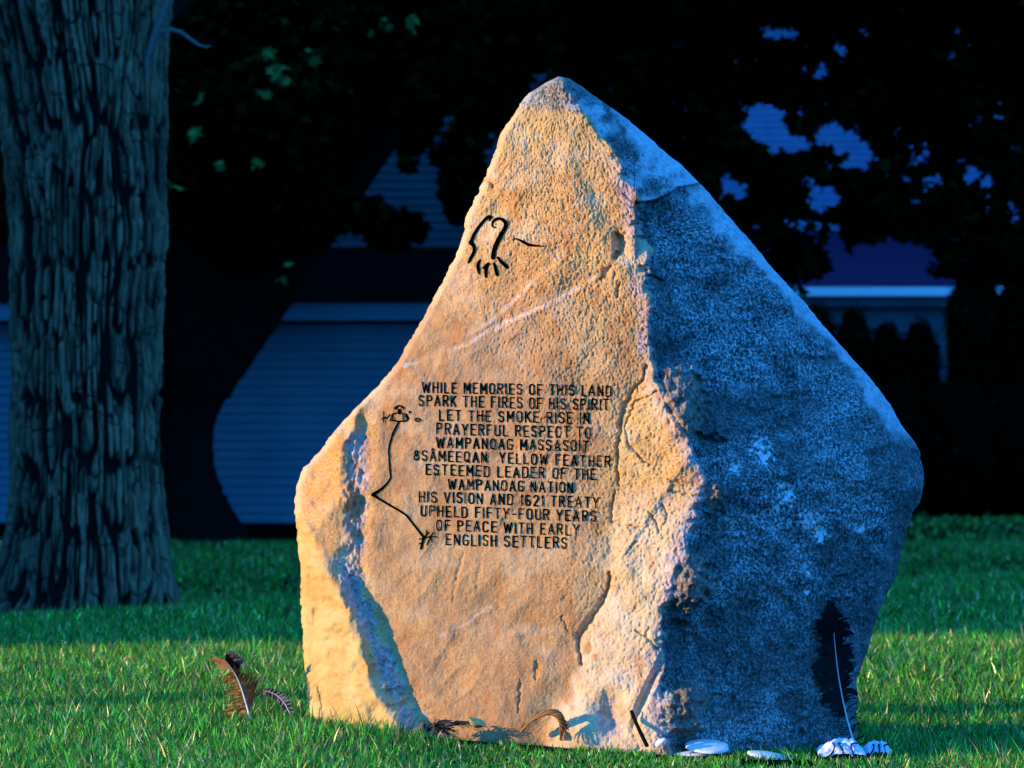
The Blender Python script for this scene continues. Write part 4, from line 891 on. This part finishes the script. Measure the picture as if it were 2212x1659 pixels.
for k in range(26):
    a = R.uniform(1208, 1226); b0 = R.uniform(1550, 1562); p0 = stone_front(1211, b0, .06); p1 = stone_front(a, 1600, .05); mid = (p0 + p1) / 2 + R.normal(0, .004, 3); m.tube(bez(np.stack([p0, mid, p1]), 8), .0007, 4)
o = m.build('frayed_end', M['braid'], e, col=np.tile(np.array([.22, .10, .04]), (m.n, 1))); adopt(e, o)
# tassel
pt, dt_ = place(945, 1592, .10); e = empty('fringe_tassel', pt, 'dark frayed tassel with a wrapped pale knot lying in the grass before the stone', 'tassel')
d0 = dt_ + .0
hd = W(918, 1576, d0)
m = MB(); cols = []
for k in range(70):
    s_ = R.uniform(-1, 1); p0 = hd + np.array([.006, 0, .006 * s_]); ln_ = R.uniform(.6, 1)
    p1 = W(918 + 62 * ln_ + 20 * R.uniform(-1, 1), 1576 - 10 * ln_ + 24 * s_ * ln_ + 8 * ln_, d0 + R.uniform(-.03, .05)); mid = (p0 + p1) / 2 + np.array([0, R.uniform(-.008, .008), .012 + R.normal(0, .005)])
    n_b = m.n; m.tube(bez(np.stack([p0, mid, p1]), 12), np.linspace(.0018, .0009, 12), 5); cols.append(np.tile(np.array([.085, .062, .052]) * R.uniform(.25, 1.3), (m.n - n_b, 1)))
for k in range(16):
    p0 = W(965, 1568, d0); p1 = W(R.uniform(1000, 1038), R.uniform(1556, 1574), d0 + R.uniform(-.01, .05)); n_b = m.n
    m.tube(bez(np.stack([p0, (p0 + p1) / 2 + np.array([0, 0, .008]), p1]), 10), .0011, 5); cols.append(np.tile(np.array([.07, .055, .045]) * R.uniform(.3, 1.2), (m.n - n_b, 1)))
o = m.build('fringe', M['braid'], e, col=np.concatenate(cols)); adopt(e, o)
m = MB()
for k in range(5):
    a_ = np.linspace(0, 2 * np.pi, 24); cx = hd + np.array([-.004 - .0055 * k, 0, .004 - .004 * k]); rr_ = .013 - .0012 * k
    m.tube(np.stack([cx[0] + .004 * np.cos(a_), cx[1] + rr_ * np.cos(a_), cx[2] + rr_ * np.sin(a_)], 1), .0034, 6)
V, q = lump(hd + np.array([-.014, 0, -.005]), (.017, .012, .012), 10); m.add(V, q)
o = m.build('knot', M['braid'], e, True, col=np.tile(np.array([.24, .15, .10]), (m.n, 1))); adopt(e, o)
# fallen leaf
pl, dl = place(1035, 1585, .05); e = None
g_ = 14; lf = []
for i in range(g_ + 1):
    t_ = i / g_; 
    for j in range(-4, 5):
        s_ = j / 4; wv_ = math.sin(math.pi * min(1, t_ * 1.02 + .0) ** .8) * 13
        a = 1012 + 42 * t_ - 4 * s_ * wv_ * .1; b = 1550 + 24 * t_ + s_ * wv_ * .75 + 3 * math.sin(6 * t_); p = W(a, b, min(dl, 9.0) - .0 + .012 * s_ * s_ + .01 * t_); lf.append(p)
ids = [(i * 9 + j, i * 9 + j + 1, (i + 1) * 9 + j + 1, (i + 1) * 9 + j) for i in range(g_) for j in range(8)]
o = mesh_np('fallen_leaf', lf, np.array(ids), simple('dry_leaf', (.33, .33, .12), (.42, .36, .16), 60), smooth=True); so = o.modifiers.new('thick', 'SOLIDIFY'); so.thickness = .0008
tag(o, 'pale yellow green leaf caught in the grass against the stone, next to the tassel', 'leaf')
# leaning stick
m = MB(); P = np.stack([stone_front(1363, 1534, .012), stone_front(1370, 1552, .022), stone_front(1380, 1575, .035), stone_front(1398, 1612, .05)]); m.tube(bez(P, 16), np.interp(np.linspace(0, 1, 16), [0, .1, 1], [.004, .005, .0055]), 8)
o = m.build('stick', M['darkbark'], None, True); tag(o, 'short dark stick leaning on the stone foot between braid and shells', 'stick')
# shells
def shell(cu, cv_, ru_, depth_r, hgt, rot, label, tilt=0., group='white shells along the foot of the stone', d=None):
    p, dd = place(cu, cv_, depth_r + .015)
    e = empty('clam_shell', p, label, 'shell', group); nr_, na_ = 14, 48; V = []; a = ru_ * dd / F
    for i in range(nr_ + 1):
        r_ = i / nr_
        for j in range(na_):
            th = 2 * math.pi * j / na_; k = 1 + .06 * math.cos(th) - .05 * math.cos(2 * th)
            k *= 1 + .05 * float(vn(2 * math.cos(th), 2 * math.sin(th), cu, 95)); x = a * r_ * k * math.cos(th); y = depth_r * r_ * k * math.sin(th); z = hgt * (1 - r_ ** 2.2) * (1 + .03 * math.sin(r_ * 40)) - .0
            V.append((x, y, z + tilt * y))
    V = np.array(V); c_, s_ = math.cos(rot), math.sin(rot); X = V[:, 0] * c_ - V[:, 2] * s_; Z = V[:, 0] * s_ + V[:, 2] * c_; V = np.stack([X, V[:, 1], Z], 1) + p + np.array([0, 0, .001])
    q = [(i * na_ + j, i * na_ + (j + 1) % na_, (i + 1) * na_ + (j + 1) % na_, (i + 1) * na_ + j) for i in range(nr_) for j in range(na_)]
    o = mesh_np('valve', V, np.array(q), M['shell'], smooth=True); so = o.modifiers.new('thick', 'SOLIDIFY'); so.thickness = .004; adopt(e, o)
    n_ = 24; rim = V[-na_:]; m = MB(); m.tube(np.concatenate([rim, rim[:1]]), .0022, 6); o = m.build('rim', M['shell'], e, True); adopt(e, o)
shell(1525, 1614, 48, .05, .005, -.04, 'flat oval white shell, the largest, facing up beside the stick', tilt=.22)
shell(1668, 1638, 62, .04, .009, -.20, 'long curved white shell half sunk in grass at the middle of the shaded side', tilt=.10)
shell(1424, 1606, 15, .012, .004, .5, 'smallest white shell fragment, left of the stick', tilt=.3)
shell(1490, 1632, 46, .03, .006, .1, 'greyish shell fragment lying just in front of the largest shell', tilt=.1)
# white cloths at the feather's foot
def cloth(cu, cv_, wu, hv, label, sd):
    p, dd = place(cu, cv_ + 14, .075); e = empty('white_cloth', p, label, 'cloth', 'white cloth scraps at the foot of the black feather'); n = 34; V = []
    for i in range(n):
        for j in range(n):
            a, b = i / (n - 1) * 2 - 1, j / (n - 1) * 2 - 1; h_ = max(0, 1 - a * a) * max(0, 1 - b * b)
            x = a * wu * dd / F * (1 + .15 * float(vn(b * 2, sd, 0, 5))); y = b * .06; z = .012 + hv * dd / F * h_ ** .6 * (.75 + .5 * float(vn(a * 2.6, b * 2.6, sd, 6))) + .006 * float(vn(a * 7, b * 7, sd, 7)); V.append((x, y, z))
    q = [(i * n + j, (i + 1) * n + j, (i + 1) * n + j + 1, i * n + j + 1) for i in range(n - 1) for j in range(n - 1)]
    o = mesh_np('folds', np.array(V) + p, np.array(q), M['cloth'], smooth=True); adopt(e, o)
    m = MB()
    for k in range(3):
        a0 = -.6 + .5 * k; q_ = R.uniform(.1, .5); P = [((a0 + q_ * t_ + .12 * math.sin(5 * t_ + k)) * wu * dd / F, -.064 + .04 * t_, .006 + hv * dd / F * (.1 + 1.0 * math.sin(1.9 * t_)) * .8) for t_ in np.linspace(0, 1, 12)]; m.tube(np.array(P) + p, .0022, 5)
    o = m.build('cord', M['ribbon'], e, True); adopt(e, o)
cloth(1815, 1622, 46, 32, 'crumpled white cloth with dark cords around the foot of the feather', 1.3)
cloth(1893, 1618, 30, 24, 'small folded white cloth scrap to the right of the feather shaft', 4.7)
# unseen young tree added outside the picture: its stem lays a thin band of shade across the grass
yt = empty('added_young_tree', (-9, 7.45, 0), 'unseen slender young tree added left of the lawn to lay a band of shade', 'tree')
m = MB(); m.tube([(-9, 7.45, -.1), (-9, 7.45, 2), (-9, 7.5, 5)], [.13, .11, .07], 10); adopt(yt, m.build('trunk', M['darkbark'], yt, True))
crown('crown', [((-9 + R.uniform(-.6, .6), 7.5 + R.uniform(-.6, .6), R.uniform(5.2, 7)), (.7, .7, .6)) for k in range(9)], 1500, .12, yt, .8)
# ------------------------------------------------------------------ grass
def blades(n, ymin, ymax, ln, wd, seed, xm=.20, dens_pow=1.0, k=4):
    rg = np.random.default_rng(seed)
    y = (ymin ** 2 + (ymax ** 2 - ymin ** 2) * rg.random(n)) ** .5; x = rg.uniform(-1, 1, n) * (xm * y + .15)
    if ymin < 11:
        ok = np.ones(n, bool)
        for cx_, cy_, r_ in CLEAR: ok &= ~((np.abs(x - cx_) < r_) & (y < cy_ + .10) & (y > cy_ - .11) & (rg.random(n) < .92))
        x, y = x[ok], y[ok]; n = len(x)
    if 15 <= ymin < 20:
        ok = np.hypot(x - tb_[0], y - tb_[1]) > .85 + .25 * rg.random(n); x, y = x[ok], y[ok]; n = len(x)
    z = gz(x, y)
    pat = fbm(x * 1.3, y * .9, 0, seed, 3); l = ln * np.exp(rg.normal(0, .28, n)) * (1 + .3 * pat)
    if ymin < 11: l = l * (1 - .5 * sstep(-.35, -.1, x) * sstep(1.25, 1.0, x) * sstep(7.9, 8.4, y) * sstep(9.6, 9.3, y)) * (1 + .5 * (rg.random(n) < .12)) * (1 + .9 * (rg.random(n) < .16) * (x > -.62) * (x < -.12) * (y > 8.6) * (y < 9.1))
    az = rg.uniform(0, 2 * np.pi, n); lean = np.abs(rg.normal(.0, .34, n)) + .05; bend = rg.uniform(.05, .8, n)
    dx, dy = np.cos(az), np.sin(az); fx = rg.uniform(0, 2 * np.pi, n); sx, sy = np.cos(fx), np.sin(fx)
    tS = np.linspace(0, 1, k); V = np.zeros((n, 2 * k - 1, 3)); 
    for i, t_ in enumerate(tS):
        ang = lean + bend * t_; h_ = l * t_ * np.cos(lean + bend * t_ * .5); r_ = l * t_ * np.sin(lean + bend * t_ * .5)
        P = np.stack([x + dx * r_, y + dy * r_, z + h_ - .004], 1); ww = wd * (1 - t_ ** 1.8) * .5 * np.exp(0)
        if i < k - 1:
            V[:, 2 * i] = P + ww * np.stack([sx, sy, 0 * sx], 1); V[:, 2 * i + 1] = P - ww * np.stack([sx, sy, 0 * sx], 1)
        else: V[:, 2 * k - 2] = P
    nb_ = 2 * k - 1; b = np.arange(n)[:, None] * nb_
    Q = np.concatenate([b + np.array([2 * i, 2 * i + 1, 2 * i + 3, 2 * i + 2]) for i in range(k - 2)]); T3 = b + np.array([2 * k - 4, 2 * k - 3, 2 * k - 2])
    mx = np.clip(.5 + .5 * fbm(x * 2.2, y * 1.6, 0, seed + 5, 3) + rg.normal(0, .2, n), 0, 1)[:, None]
    c = np.array([.016, .25, .026]) * (1 - mx) + np.array([.09, .33, .018]) * mx
    yel = rg.random(n) < .12; c[yel] = np.array([.62, .52, .20]) * rg.uniform(.6, 1.1, (yel.sum(), 1)); c *= np.exp(rg.normal(-.2, .7, (n, 1)))
    if ymax > 39: ok2 = ~((y > 38.2) & (y < 41.3) & (x < 3)); V[~ok2, :, 2] -= 5
    return V.reshape(-1, 3), Q, T3, np.repeat(c, nb_, 0)
CLEAR = [(float(W(u_, 1600, 9.0)[0]), float(place(u_, v_)[0][1]), r_) for u_, v_, r_ in [(945,1592,.08),(1000,1590,.06),(1035,1588,.05),(1180,1598,.07),(1470,1620,.07),(1527,1628,.08),(1640,1650,.06),(1700,1650,.06),(1815,1640,.07),(1880,1636,.06)]]
Vs, Qs, Ts, Cs, n0 = [], [], [], [], 0
for a in [(185000, 7.6, 11.0, .031, .0042, 501), (135000, 11.0, 15.0, .037, .0050, 502), (86000, 15, 23, .042, .008, 503), (62000, 23, 38.4, .045, .012, 504), (26000, 38.4, 70, .055, .02, 505)]:
    V, Q, T3, c = blades(*a); Vs.append(V); Qs.append(Q + n0); Ts.append(T3 + n0); Cs.append(c); n0 += len(V)
gr = mesh_np('grass', np.concatenate(Vs), [np.concatenate(Qs), np.concatenate(Ts)], M['grass'], col=np.concatenate(Cs))
tag(gr, 'short mown green grass blades', 'grass', kind='stuff')
